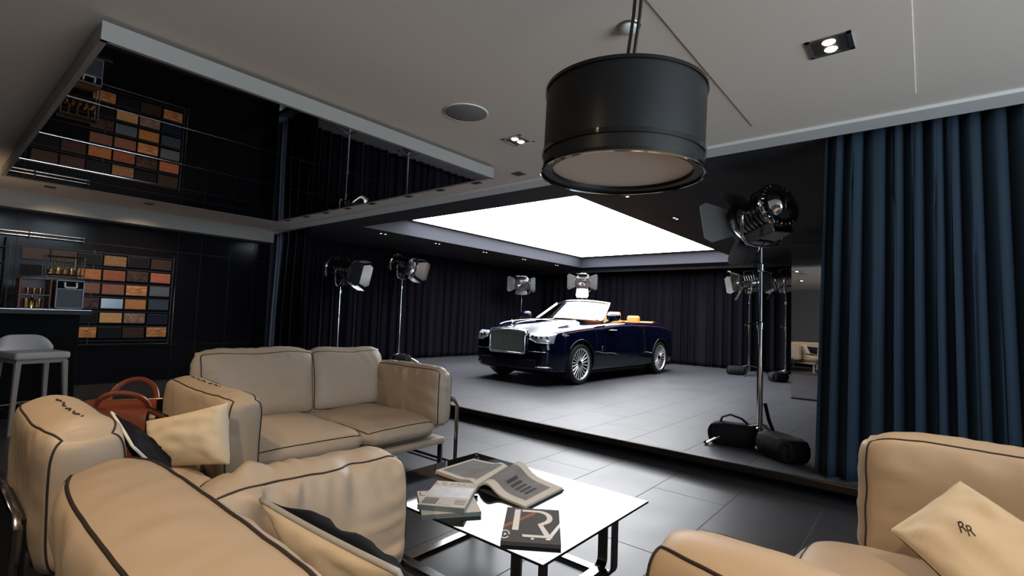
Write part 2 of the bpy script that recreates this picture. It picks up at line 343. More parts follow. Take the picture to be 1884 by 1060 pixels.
sk = thing('smoke_detector', 'small round white detector on the ceiling behind the lamp rods', 'detector', (-1.13, 2.19, CEIL))
MB().lathe([(0, -.03), (.03, -.03), (.045, -.02), (.05, 0)], 24).build('cap', M['trimpaint'], sk, True)
MB().lathe([(.05, 0), (.05, -.008), (.058, -.004), (.06, 0)], 24).build('base_ring', M['steel'], sk, True)
def dots(x, y, label):
    t = thing('pin_spotlight', label, 'ceiling light', (x, y, SCEIL), 0, 'pairs of pin spotlights in the black platform ceiling')
    MB().box((0, 0, -.002), (.09, .2, .004)).build('plate', M['black'], t)
    for k in (-1, 1): MB().lathe([(0, -.008), (.017, -.008), (.02, -.003)], 12, X=Matrix.Translation((0, k*.05, 0))).build('lamp', M['dot'], t, True)
pl = ['nearest the lounge', 'second from the lounge', 'third from the lounge', 'fourth from the lounge', 'farthest, above the rear left corner']
for i, y in enumerate((5.655, 7.035, 8.522, 10.01, 11.49)): dots(-7.98, y, 'pair of tiny lit spots left of the bright ceiling, '+pl[i])
for i, y in enumerate((5.35, 6.9)): dots(-2.75, y, 'pair of tiny spots right of the bright ceiling, '+('by the drum lamp' if i == 0 else 'by the big studio lamp'))
# ---------------------------------------------------------------- curtains
def curtain(name, x0, x1, ztop, zbot, folds, amp, m, label, axis='X', off=0, seed=1, taper=.45, ease=0, loc=(0, 0, 0)):
    rnd = random.Random(seed); L = x1-x0; nu = int(folds*12)+1; nv = 22
    ph = [rnd.uniform(.6, 1.5) for _ in range(int(folds)+2)]; cs = [0]
    for p in ph: cs.append(cs[-1]+p)
    def phase(u):
        s = u*cs[int(folds)]; 
        for k in range(len(ph)):
            if s <= cs[k+1]: return k+(s-cs[k])/ph[k], k
        return folds, len(ph)-1
    hs = [rnd.uniform(.55, 1.25) for _ in ph]+[1, 1]
    def fn(u, v):
        p, k = phase(u); h = lerp(hs[k], hs[k+1], p-k)
        a = amp*h*(taper+(1-taper)*min(1, v*1.6))
        d = a*math.sin(2*PI*p)+.25*a*math.sin(4*PI*p+seed)+.5*amp*noise.noise((u*folds*.35, v*1.2, seed))
        sx = x0+L*u+.35*a*math.sin(4*PI*p)+ease*v*(u-.5)
        z = lerp(ztop, zbot, v)
        return (sx, off+d, z) if axis == 'X' else (off+d, sx, z)
    o = MB().grid(fn, nu, nv).build(name, m, None, True, sharp=0)
    so = o.modifiers.new('thickness', 'SOLIDIFY'); so.thickness = .006
    return o
def curtain_thing(name, label, ctop, **k):
    c = curtain(name, label=label, **k); tag(c, label, 'curtain')
    return c
curtain_thing('stage_curtain', 'dark navy curtain along the left side of the platform', 0, x0=4.75, x1=13.33, ztop=SCEIL-.005, zbot=STAGE+.012, folds=36, amp=.085, m=M['curtain'], axis='Y', off=-9.8, seed=3)
curtain_thing('stage_curtain', 'dark navy curtain across the back of the platform behind the car', 0, x0=-9.75, x1=-1.05, ztop=SCEIL-.005, zbot=STAGE+.012, folds=38, amp=.085, m=M['curtain'], axis='X', off=13.4, seed=8)
curtain_thing('drape', 'narrow dark drape gathered at the left front corner of the platform', 0, x0=-9.95, x1=-8.66, ztop=SCEIL-.005, zbot=STAGE+.012, folds=4, amp=.07, m=M['curtain'], axis='X', off=4.56, seed=5, ease=.15)
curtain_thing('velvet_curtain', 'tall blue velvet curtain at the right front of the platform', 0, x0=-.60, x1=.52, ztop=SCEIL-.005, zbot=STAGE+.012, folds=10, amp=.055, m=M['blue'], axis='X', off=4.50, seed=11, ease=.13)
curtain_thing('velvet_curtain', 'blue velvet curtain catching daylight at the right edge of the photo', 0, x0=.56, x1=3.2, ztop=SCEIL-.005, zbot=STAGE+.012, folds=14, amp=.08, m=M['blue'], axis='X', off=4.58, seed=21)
# ---------------------------------------------------------------- mirror on the platform
mr = thing('standing_mirror', 'tall narrow mirror standing on the platform beside the blue curtain', 'mirror', (-1.15, 8.98, STAGE))
MB().box((0, -.02, 1.22), (1.0, .012, 2.4)).build('mirror_glass', M['mirror'], mr)
b = MB(); b.box((0, .03, 1.22), (1.0, .08, 2.44)); b.build('backing', M['steel'], mr)
b = MB(); b.box((0, 0, .01), (.98, .14, .02)); b.build('foot', M['black'], mr)
# ================================================================ upholstery
def cushion(parent, name, size, X, m=None, te=.6, puff=1., pinch=.05, gus=.2, wr=.02, wf=9, seed=1, deform=None, seam=True, N=(56, 36, 8), sr=.0042, big=.014, lump=.014, rc=.035, fold=1.):
    """boxed down-filled cushion: size = (length, width, thickness at the crown); te = edge height as a share of it"""
    L, Wd, T = size; nu, nv, nw = N; vid = {}; vs = []; fs = []
    def pos(u, v, w):
        au, av = abs(u), abs(v); e = max(au, av); d = 1-e
        co = (au*av)**7
        x = u*L/2*(1-pinch*.6*(1-v*v)*au**3)-math.copysign(rc*co, u); y = v*Wd/2*(1-pinch*(1-u*u)*av**3)-math.copysign(rc*co, v)
        edge = te*(1-.35*(au*av)**5)
        cr = max(0, (1-u**4)*(1-v**4))**.6
        g = (1-w*w)*gus*T*(1-.5*(au*av)**4)
        if au > .999: x += math.copysign(g, u)
        if av > .999: y += math.copysign(g, v)
        z = w*(T*edge/2+(T-T*te)/2*puff*cr)
        along = (y if au > av else x); k = min(1., max(0., abs(au-av)/.22))
        # gathers running in from the seam
        n1 = noise.noise((along*wf*1.5, d*1.6, seed*7.3+w)); n3 = noise.noise((along*wf*3.3+3, d*2.2, seed*3.1+w))
        act = max(0, .35+1.2*noise.noise((along*2.3, seed*4.1, .5)))*fold
        gath = wr*(n1*.9+n3*.5)*math.exp(-d*3.2)*k*act
        if abs(w) > .999:
            z += w*gath*min(1, d*7)*1.9
            z += w*big*noise.noise((x*3.6, y*3.6, seed*1.7+w))*min(1, d*3)
            dg = noise.noise(((x+y*.6)*10, (y-x*.6)*2.2, seed+w*2)); z += w*wr*.30*abs(dg)*min(1, d*4)
        else:
            gg = wr*.8*noise.noise((along*wf*1.6, w*.8, seed*2.2))*(1-w*w)*act
            if au > .999: x += math.copysign(gg, u)
            if av > .999: y += math.copysign(gg, v)
        q = Vector((noise.noise((x*2.6+seed, y*2.6, 1.1)), noise.noise((x*2.6, y*2.6+seed, 5.2)), noise.noise((x*2.2, y*2.2, seed+9.))))
        x += lump*q.x; y += lump*1.3*q.y; z += lump*.8*q.z
        # small ripple of the seam line itself
        y += .004*noise.noise((x*13, seed, w))*av**4; x += .004*noise.noise((y*13, seed+4, w))*au**4
        p = Vector((x, y, z))
        if deform: p = Vector(deform(p, u, v, w))
        return p
    def vert(i, j, k):
        key = (i, j, k)
        if key not in vid:
            vid[key] = len(vs)
            f = lambda a, n: math.sin((2*a/n-1)*PI/2)*.55+(2*a/n-1)*.45
            vs.append(pos(f(i, nu), f(j, nv), 2*k/nw-1))
        return vid[key]
    for i in range(nu):
        for j in range(nv):
            fs.append((vert(i, j, nw), vert(i+1, j, nw), vert(i+1, j+1, nw), vert(i, j+1, nw)))
            fs.append((vert(i, j, 0), vert(i, j+1, 0), vert(i+1, j+1, 0), vert(i+1, j, 0)))
    ring = [(i, 0) for i in range(nu)]+[(nu, j) for j in range(nv)]+[(i, nv) for i in range(nu, 0, -1)]+[(0, j) for j in range(nv, 0, -1)]
    for a, b in zip(ring, ring[1:]+ring[:1]):
        for k in range(nw): fs.append((vert(*a, k), vert(*b, k), vert(*b, k+1), vert(*a, k+1)))
    c = MB().add(vs, fs, 0, X).build(name, m or M['leather'], parent, True, sharp=75)
    if seam:
        s = MB()
        for k in ((nw, 0) if seam is True else seam):
            pts = [X @ vs[vid[(i, j, k)]] for i, j in ring]
            s.tube(pts, sr, 6, True)
        s.build('piping', M['seam'], c, True, sharp=0)
    return c, (lambda u, v, w: X @ pos(u, v, w))
def stitches(parent, fn, us, v, w, n=5, name='lacing'):
    pts = []
    for k in range(n*8+1):
        a = lerp(us[0], us[1], k/(n*8)); q = fn(a, v, w+.05*math.sin(k*1.3)); o_ = Vector((0, 0, .0035 if math.sin(2*PI*k/8) > -.3 else -.006)); pts.append(q+o_)
    MB().tube(pts, .0032, 5).build(name, M['seam'], parent, True)
def frame_X(origin, ex, ey, ez): 
    ex, ey, ez = Vector(ex), Vector(ey), Vector(ez)
    m = Matrix((ex, ey, ez)).transposed().to_4x4(); m.translation = origin; return m
def pillow(name, label, c4, T, mf, mb, piping=None, seed=1, group=None, pr=.006, wr=.017):
    """knife-edged scatter cushion through the corners TL, TR, BR, BL (seen from its front)"""
    TL, TR, BR, BL = [Vector((p[0], p[1], p[2]+H)) for p in c4]
    ctr = (TL+TR+BR+BL)/4; nrm = ((TR-TL).cross(TL-BL)).normalized()
    t = thing(name, label, 'cushion', ctr, 0, group)
    n = 26
    def base(u, v): # u 0..1 left-right, v 0..1 bottom-top
        eu, ev = 2*u-1, 2*v-1; k = .075
        uu = .5+.5*eu*(1-k*(1-ev*ev)*abs(eu)); vv = .5+.5*ev*(1-k*(1-eu*eu)*abs(ev))
        return (BL*(1-uu)+BR*uu)*(1-vv)+(TL*(1-uu)+TR*uu)*vv - ctr
    def fn(sg):
        def g(u, v):
            f = lambda a: .5-.5*math.cos(a*PI)*.75+ (a-.5)*.25
            u, v = f(u), f(v); eu, ev = 2*u-1, 2*v-1
            h = T/2*max(0, (1-eu*eu)*(1-ev*ev))**.42
            d = 1-max(abs(eu), abs(ev))
            h += wr*noise.noise((u*5, v*5, seed+sg))*min(1, d*4)+wr*.8*noise.noise(((u+v)*9, (u-v)*2, seed))*math.exp(-d*2)*min(1, d*6)
            return base(u, v)+nrm*sg*h
        return g
    f = MB().grid(fn(1), n, n).build('front_panel', mf, t, True, sharp=0)
    if mb is not mf: MB().grid(fn(-1), n, n).build('back_panel', mb, t, True, sharp=0)
    else: MB().grid(fn(-1), n, n).build('back_panel', mb, t, True, sharp=0)
    if piping:
        e = [base(i/20, 1) for i in range(20)]+[base(1, 1-i/20) for i in range(20)]+[base(1-i/20, 0) for i in range(20)]+[base(0, i/20) for i in range(20)]
        MB().tube(e, pr, 8, True).build('piping', piping, t, True, sharp=0)
    return t, base, nrm, ctr
def Xc(c, rx=0, ry=0, rz=0): return Matrix.Translation(c) @ Euler((rx, ry, rz)).to_matrix().to_4x4()
R90 = PI/2
def standing_x(x0, x1, y, z0, z1, tilt=0):   # cushion upright, length along X, normal along Y
    return frame_X(Vector(((x0+x1)/2, y, (z0+z1)/2)), (1, 0, 0), (0, math.sin(tilt), math.cos(tilt)), (0, -math.cos(tilt), math.sin(tilt)))
def standing_y(y0, y1, x, z0, z1, tilt=0):   # cushion upright, length along Y, normal along X (front +X)
    return frame_X(Vector((x, (y0+y1)/2, (z0+z1)/2)), (0, 1, 0), (-math.sin(tilt), 0, math.cos(tilt)), (math.cos(tilt), 0, math.sin(tilt)))
def flat(x0, x1, y0, y1, z): return Xc(((x0+x1)/2, (y0+y1)/2, z))
def rail_frame(parent, x0, x1, y0, y1, z=.2, legs=True, arms=()):
    f = MB(); f.bx((x0, y0, z-.06), (x1, y1, z)); f.build('seat_base', M['leather'], parent, bevel=.025)
    for x in (x0+.06, x1-.05):
        for y in (y0+.02, y1-.02):
            MB().box((x, y, (z-.05)/2), (.05, .014, z-.05)).build('leg', M['darkchrome'], parent, bevel=.003)
    for y in (y0-.012, y1+.012):
        if arms and y not in ():
            pass
    return f
# ---------------------------------------------------------------- far sofa, facing the coffee table
s1 = thing('leather_sofa', 'cream leather two-seat sofa with dark seams in front of the car platform', 'sofa', (-3.55, 2.02, 0))
T1 = Matrix.Translation((3.55, -2.02, 0))
def S(parent, X): return T1 @ X
rail_frame_args = (-4.1+3.55, -3.07+3.55, 1.12-2.02, 2.9-2.02)
rail_frame(s1, *rail_frame_args, z=.25)
cushion(s1, 'seat_cushion', (.98, .82, .20), T1 @ flat(-4.03, -3.05, 1.29, 2.13, .345), seed=1, te=.55, wr=.014, pinch=.02)
cushion(s1, 'seat_cushion', (.98, .66, .20), T1 @ flat(-4.03, -3.05, 2.13, 2.77, .345), seed=2, te=.55, wr=.012, pinch=.02)
cushion(s1, 'back_cushion', (.84, .50, .25), T1 @ standing_y(1.33, 2.16, -3.98, .40, .91, .18), seed=3, rc=.014, te=.5, wr=.02, wf=12)
cushion(s1, 'back_cushion', (.68, .50, .25), T1 @ standing_y(2.17, 2.84, -3.98, .40, .91, .18), seed=4, rc=.014, te=.5, wr=.02, wf=9)
c, fn = cushion(s1, 'arm_cushion', (1.06, .50, .24), T1 @ standing_x(-3.88, -2.84, 1.19, .30, .79), seed=5, te=.72, wr=.014, gus=.1,
    deform=lambda p, u, v, w: (p.x, p.y-.03*max(0, v)*math.cos(u*1.4), p.z))
stitches(c, fn, (-.6, .3), 1, .0)
cushion(s1, 'arm_cushion', (.95, .48, .22), T1 @ standing_x(-4.0, -3.07, 2.86, .34, .80), seed=6, te=.62, wr=.02, gus=.12)
f = MB()
for y in (1.07-2.02, 2.99-2.02):
    f = MB(); f.tube([(.5, y, .03), (.5, y, .50), (.46, y, .54), (-.50, y, .54), (-.54, y, .50), (-.54, y, .0)], .014, 8, flat=(1.6, .6))
    f.tube([(.5, y, .02), (-.54, y, .02)], .012, 8)
    f.build('side_frame', M['darkchrome'], s1, True)
f = MB(); f.bx((-.56, -.9, .05), (-.53, .95, .6)); f.build('back_strap', M['black'], s1, bevel=.004)
# ---------------------------------------------------------------- seat unit beside it
s2 = thing('leather_seat_unit', 'cream leather seat unit with one tall end cushion, between the two sofas', 'seat', (-2.9, .72, 0))
T2 = Matrix.Translation((2.9, -.72, 0))
rail_frame(s2, -.45, .42, -.30, .30, z=.25)
cushion(s2, 'seat_cushion', (.93, .50, .20), T2 @ flat(-3.35, -2.42, .50, 1.00, .345), seed=7, te=.55)
c, fn = cushion(s2, 'end_cushion', (.95, .52, .27), T2 @ standing_x(-3.24, -2.36, .45, .28, .785, -.05), seed=8, te=.8, wr=.016, gus=.14,
    deform=lambda p, u, v, w: (p.x, p.y-.05*max(0, .7-v*v)*(w > 0)*(1-u*u), p.z))
stitches(c, fn, (-.35, .75), 1, .0, 4)
f = MB(); f.tube([(.40, -.43, .02), (.40, -.43, .44), (.36, -.43, .47), (-.40, -.43, .47), (-.44, -.43, .44), (-.44, -.43, .0)], .016, 8)
f.tube([(.40, -.43, .02), (-.44, -.43, .02)], .014, 8); f.build('side_frame', M['darkchrome'], s2, True)
f = MB(); f.bx((-.42, -.425, .06), (.38, -.40, .46)); f.build('side_strap', M['black'], s2)
# ---------------------------------------------------------------- nearest sofa, seen from behind, facing the platform
s3 = thing('leather_sofa', 'nearest cream leather sofa seen over its back, with bold dark seams', 'sofa', (-1.0, .85, 0))
T3 = Matrix.Translation((1.0, -.85, 0))
rail_frame(s3, -.66, .55, -.40, .22, z=.25)
cushion(s3, 'seat_cushion', (.62, .60, .19), T3 @ flat(-1.50, -.88, .50, 1.10, .335), seed=10, te=.55)
cushion(s3, 'seat_cushion', (.43, .60, .19), T3 @ flat(-.88, -.45, .50, 1.10, .335), seed=11, te=.55)
cushion(s3, 'back_cushion', (1.12, .50, .30), T3 @ standing_x(-1.68, -.56, .385, .34, .835, -.18), seed=12, te=.62, wr=.010, gus=.05, N=(60, 34, 10), sr=.0046, puff=.85, lump=.010, pinch=.02, rc=.012)
cushion(s3, 'arm_cushion', (.74, .46, .25), T3 @ standing_y(.56, 1.28, -1.655, .26, .70, 0), seed=13, te=.70, wr=.045, wf=10, gus=.10, N=(70, 44, 8), pinch=.03, fold=1.6,
    deform=lambda p, u, v, w: (p.x+.02*max(0, v)*max(0, u), p.y, p.z-.07*max(0, v)*max(0, u)-.03*max(0, v)*math.exp(-((u-.35)/.12)**2)+.02*max(0, v)*math.exp(-((u-.95)/.1)**2)))
f = MB(); y = -.49
f.tube([(-.78, .44, .0), (-.78, .44, .50), (-.78, .40, .53), (-.78, -.40, .53), (-.78, -.44, .5), (-.78, -.44, 0)], .014, 8)
f.build('side_frame', M['darkchrome'], s3, True)
# ---------------------------------------------------------------- small sofa at the right
s4 = thing('leather_sofa', 'cream leather sofa at the right edge holding the monogram cushion', 'sofa', (.25, 1.8, 0))
T4 = Matrix.Translation((-.25, -1.8, 0))
rail_frame(s4, -.55, .5, -.75, .75, z=.25)
cushion(s4, 'seat_cushion', (1.0, 1.22, .22), T4 @ flat(-.36, .62, 1.22, 2.44, .36), seed=14, te=.5, wr=.008, pinch=.02)
cushion(s4, 'arm_cushion', (1.1, .52, .26), T4 @ standing_x(-.20, .90, 2.56, .33, .83, .06), seed=15, te=.55, wr=.018, gus=.12, N=(40, 26, 8))
cushion(s4, 'arm_cushion', (1.1, .50, .26), T4 @ Matrix.Translation((-.42, 1.08, 0)) @ Matrix.Rotation(math.radians(-17), 4, 'Z') @ standing_x(0, 1.1, 0, .34, .82, 0), seed=16, rc=.02, te=.75, wr=.018, gus=.12, N=(40, 26, 8))
cushion(s4, 'back_cushion', (1.2, .48, .26), T4 @ standing_y(1.22, 2.42, .72, .42, .88, -.12), seed=17, te=.55)
# ---------------------------------------------------------------- scatter cushions
pillow('scatter_cushion', 'plain cream scatter cushion leaning on the far sofa beside its boxed arm', [(-3.22, .84, -.63), (-2.72, 1.05, -.485), (-2.60, 1.03, -.765), (-3.02, .84, -.845)], .16, M['cream'], M['cream'], seed=3)
pillow('scatter_cushion', 'black scatter cushion with white edge leaning on the left end cushion', [(-2.46, .600, -.575), (-3.05, .65, -.535), (-2.82, .80, -.70), (-2.46, .78, -.80)], .07, M['navy'], M['navy'], M['whitepiping'], seed=5)
pillow('scatter_cushion', 'black and cream scatter cushion with grey cord edge on the nearest sofa', [(-.86, .69, -.545), (-1.47, .675, -.55), (-1.44, .86, -.83), (-.86, .88, -.83)], .13, M['navy'], M['cream'], M['piping'], seed=6, pr=.0075)
t_mono, base, nrm, ctr = pillow('scatter_cushion', 'cream scatter cushion with small black monogram on the right sofa', [(-.10, 2.14, -.665), (.085, 2.34, -.505), (.33, 2.07, -.60), (.14, 1.86, -.79)], .13, M['cream'], M['navy'], seed=9)
# ================================================================ the car
M['slat'] = mat('grille_slat_steel', (.62, .62, .60), .35, .8)
M['spoke'] = mat('wheel_silver', (.85, .85, .85), .36, .7)
car = thing('car', 'dark navy open-top luxury car with upright chrome grille on the platform', 'car', (-5.47, 9.21, STAGE), math.radians(-1.6))
HWT = [(-2.62, .70), (-2.56, .80), (-2.45, .875), (-2.25, .93), (-1.9, .965), (-1.4, .968), (-.9, .95), (0, .95), (.8, .965), (1.3, .975), (1.8, .965), (2.0, .93), (2.2, .86), (2.34, .74), (2.40, .66)]
BLT = [(-2.62, .79), (-2.5, .86), (-2.25, .925), (-1.8, .98), (-1.2, 1.03), (-.6, 1.075), (0, 1.095), (.8, 1.09), (1.3, 1.075), (1.8, 1.03), (2.1, .985), (2.3, .93), (2.4, .88)]
TPT = [(-2.62, .925), (-2.54, .975), (-2.42, 1.02), (-2.25, 1.05), (-1.8, 1.092), (-1.2, 1.118), (-.75, 1.128), (0, 1.13), (.8, 1.125), (1.3, 1.115), (1.8, 1.07), (2.1, 1.02), (2.3, .96), (2.4, .90)]
ZBT = [(-2.62, .26), (-2.5, .2), (-2.0, .17), (-1, .18), (1, .18), (2.1, .22), (2.40, .34)]
def sec(y):
    w, b, t, zb = interp(HWT, y), interp(BLT, y), interp(TPT, y), interp(ZBT, y)
    f = max(0, min(1, (-y-.6)/1.2))      # bonnet: raised centre panel
    return [(0, zb), (.55*w, zb), (.90*w, zb+.005), (.965*w, zb+.06), (.985*w, zb+.16), (1.0*w, .52), (.998*w, .66), (.985*w, b-.10), (.962*w, b-.03), (.915*w, b+.004), (.80*w, lerp(b, t, .12)), (lerp(.66, .56, f)*w, lerp(b, t, .30)), (lerp(.5, .47, f)*w, lerp(b, t, .86)), (.25*w, t-.004), (0, t)]
ys = [-2.62, -2.60, -2.54, -2.42, -2.25, -2.0, -1.78, -1.5, -1.2, -.9, -.6, -.3, 0, .35, .7, 1.0, 1.33, 1.65, 1.9, 2.05, 2.2, 2.32, 2.375, 2.40]
b = MB(); vs = []; P = len(sec(0)); ring = 2*P-2
for y in ys:
    s = sec(y); r = [(x, y, z) for x, z in s]+[(-x, y, z) for x, z in s[-2:0:-1]]; vs += r
fs = []
for i in range(len(ys)-1):
    for k in range(ring): fs.append((i*ring+k, i*ring+(k+1) % ring, (i+1)*ring+(k+1) % ring, (i+1)*ring+k))
def cap(o, flip):
    for k in range(P-1):
        a, c = o+k, o+k+1; d, e = o+(ring-k-1) % ring, o+(ring-k) % ring
        q = (a, c, d, e) if k > 0 else (o, o+1, o+ring-1)
        if k == P-2: q = (a, c, o+ring-k)
        fs.append(q)
cap(0, 0); cap((len(ys)-1)*ring, 1)
b.add(vs, fs)
body0 = b.build('car_body_cage', M['car'], None, True, sharp=0)
ss = body0.modifiers.new('s', 'SUBSURF'); ss.levels = 2; ss.render_levels = 2
body0.data.materials.append(M['black']); body0.data.materials.append(M['tan'])
cut = []
def cutter(mb, mi):
    o = mb.build('cut', [M['car'], M['black'], M['tan']]); 
    for p in o.data.polygons: p.material_index = mi
    md = body0.modifiers.new('b', 'BOOLEAN'); md.operation = 'DIFFERENCE'; md.object = o; md.solver = 'EXACT'; cut.append(o)
for wy in (-1.78, 1.332):
    for sx in (-1, 1):
        cutter(MB().cyl((sx*.60, wy, .355), (sx*1.2, wy, .355), .408, n=48), 1)
ck = MB(); n = 40
def ckpt(a, z):
    c, s = math.cos(a), math.sin(a); e = .35
    x = .76*math.copysign(abs(c)**e, c); y = .27+1.27*math.copysign(abs(s)**e, s); return (x, y, z)
vsc = [ckpt(2*PI*k/n, .45) for k in range(n)]+[ckpt(2*PI*k/n, 1.4) for k in range(n)]
ck.add(vsc, [tuple(range(n))[::-1], tuple(range(n, 2*n))]+[(k, (k+1) % n, n+(k+1) % n, n+k) for k in range(n)])
cutter(ck, 2)
dg = bpy.context.evaluated_depsgraph_get(); dg.update()
me = bpy.data.meshes.new_from_object(body0.evaluated_get(dg)); me.name = 'body'
for o in cut+[body0]: bpy.data.objects.remove(o)
for p in me.polygons: p.use_smooth = True
me.set_sharp_from_angle(angle=math.radians(38))
body = bpy.data.objects.new('body', me); COL.objects.link(body); body.parent = car
from mathutils.bvhtree import BVHTree
_bv = BVHTree.FromPolygons([v.co for v in me.vertices], [list(p.vertices) for p in me.polygons])
def skin(y, zf, off=.0):   # point on the flank at height z
    h = _bv.ray_cast(Vector((2, y, zf)), Vector((-1, 0, 0)))[0]
    return Vector(((h.x if h is not None and h.x > .3 else interp(HWT, y))+off, y, zf))
def drop(x, y, off=0):
    h = _bv.ray_cast(Vector((x, y, 3)), Vector((0, 0, -1)))[0]; return Vector((x, y, (h.z if h is not None else .9)+off))
def fy(x, z=.6):   # front surface of the nose
    h = _bv.ray_cast(Vector((abs(x), -4, z)), Vector((0, 1, 0)))[0]
    return h.y if h is not None and h.y < -1.6 else -2.2
# wheels
def wheel(x, y, sx):
    t = bpy.data.objects.new('wheel', None); COL.objects.link(t); t.parent = car; t.location = (x, y, .352); t.empty_display_size = .1
    X = Matrix.Rotation(R90*sx, 4, 'Y')
    MB().lathe([(.262, -.12), (.30, -.125), (.335, -.115), (.352, -.07), (.352, .07), (.335, .115), (.30, .125), (.272, .118), (.262, .10)], 56, X=X).build('tyre', M['tyre'], t, True, sharp=50)
    MB().lathe([(.250, .090), (.268, .112), (.272, .118), (.258, .120), (.25, .10)], 56, X=X).build('rim', M['spoke'], t, True)
    MB().lathe([(.238, -.09), (.222, .02), (.238, .07)], 48, X=X).build('barrel', M['boxdark'], t, True)
    sp = MB()
    for k in range(10):
        for d in (-.10, .10):
            a = 2*PI*k/10+d; a2 = 2*PI*k/10+d*1.55
            p0 = Vector((.062*math.cos(a+d), .062*math.sin(a+d), .088)); p1 = Vector((.255*math.cos(a2), .255*math.sin(a2), .098)); 
            sp.tube([p0, (p0+p1)/2+Vector((0, 0, -.004)), p1], [.011, .0085, .012], 6, X=X, flat=(1, .8))
    sp.build('spokes', M['spoke'], t, True)
    MB().lathe([(0, .108), (.03, .108), (.055, .10), (.075, .08), (.078, .05)], 32, X=X).build('hub_cap', M['darkchrome'], t, True)
    MB().lathe([(.0, -.03), (.20, -.03), (.20, .0), (.0, .0)], 32, X=X).build('brake_disc', M['boxdark'], t, True)
for y in (-1.78, 1.332):
    for sx in (1, -1): wheel(sx*.835, y, sx)
# arch lips
for y in (-1.78, 1.332):
    for sx in (1, -1):
        pts = [Vector((skin(y+.415*math.cos(a), .355+.415*math.sin(a)).x, y+.415*math.cos(a), .355+.415*math.sin(a))) for a in [PI*(k/24) for k in range(25)]]
        MB().tube([(p.x*sx, p.y, p.z) for p in pts], .010, 6).build('wheel_arch_lip', M['car'], car, True, sharp=0)
# grille
GY = -2.645; gx = .40
g = MB()
def arch(x): return .885+.025*(1-(x/gx)**2)
g.tube([(-gx, GY, .53), (-gx, GY, .62), (-gx, GY, .78), (-gx+.0, GY, .87)]+[(x, GY, arch(x)) for x in [(-gx+gx*2*k/12) for k in range(13)]]+[(gx, GY, .78), (gx, GY, .62), (gx, GY, .53)]+[(x, GY, .515) for x in (.36, .2, 0, -.2, -.36)], .020, 8, True, flat=(1.4, 1))
gr = g.build('grille_frame', M['chrome'], car, True, sharp=0)
g = MB(); g.box((0, GY+.05, .70), (2*gx-.02, .08, .36)); g.build('grille_core', M['black'], gr)
for k in range(24):
    x = -gx+.035+k*(2*gx-.07)/23
    if abs(x) < .008: continue
    MB().box((x, GY-.002, .70), (.011, .03, .35)).build('grille_slat', M['slat'], gr)
MB().prism([(-gx, 0), (gx, 0), (gx, .055), (.2, .085), (0, .092), (-.2, .085), (-gx, .055)], 0, .16, X=frame_X(Vector((0, GY, .855)), (1, 0, 0), (0, 0, 1), (0, 1, 0))).build('grille_top', M['hood_deck'], car, bevel=.008)
# statuette
st = MB(); st.lathe([(.022, 0), (.018, .012), (.008, .02), (.007, .04), (.011, .06), (.012, .075), (.006, .085), (.008, .095), (.007, .106), (0, .112)], 14)
st.grid(lambda u, v: (math.copysign(1, u-.5)*(.008+.05*v*abs(2*u-1)), .01+.045*v, .06+.03*v*abs(2*u-1)), 9, 5)
st.build('bonnet_statuette', M['chrome'], car, True, loc=tuple(drop(0, -2.54, -.004)))
# bonnet strips follow the bodywork
for sx in (-1, 1):
    MB().tube([drop(sx*lerp(.36, .46, k/20), -2.46+k*.062, .004) for k in range(21)], .005, 6).build('bonnet_strip', M['chrome'], car, True, sharp=0)
MB().tube([drop(0, -2.44+k*.1, .002) for k in range(13)], .004, 6).build('bonnet_seam', M['chrome'], car, True, sharp=0)
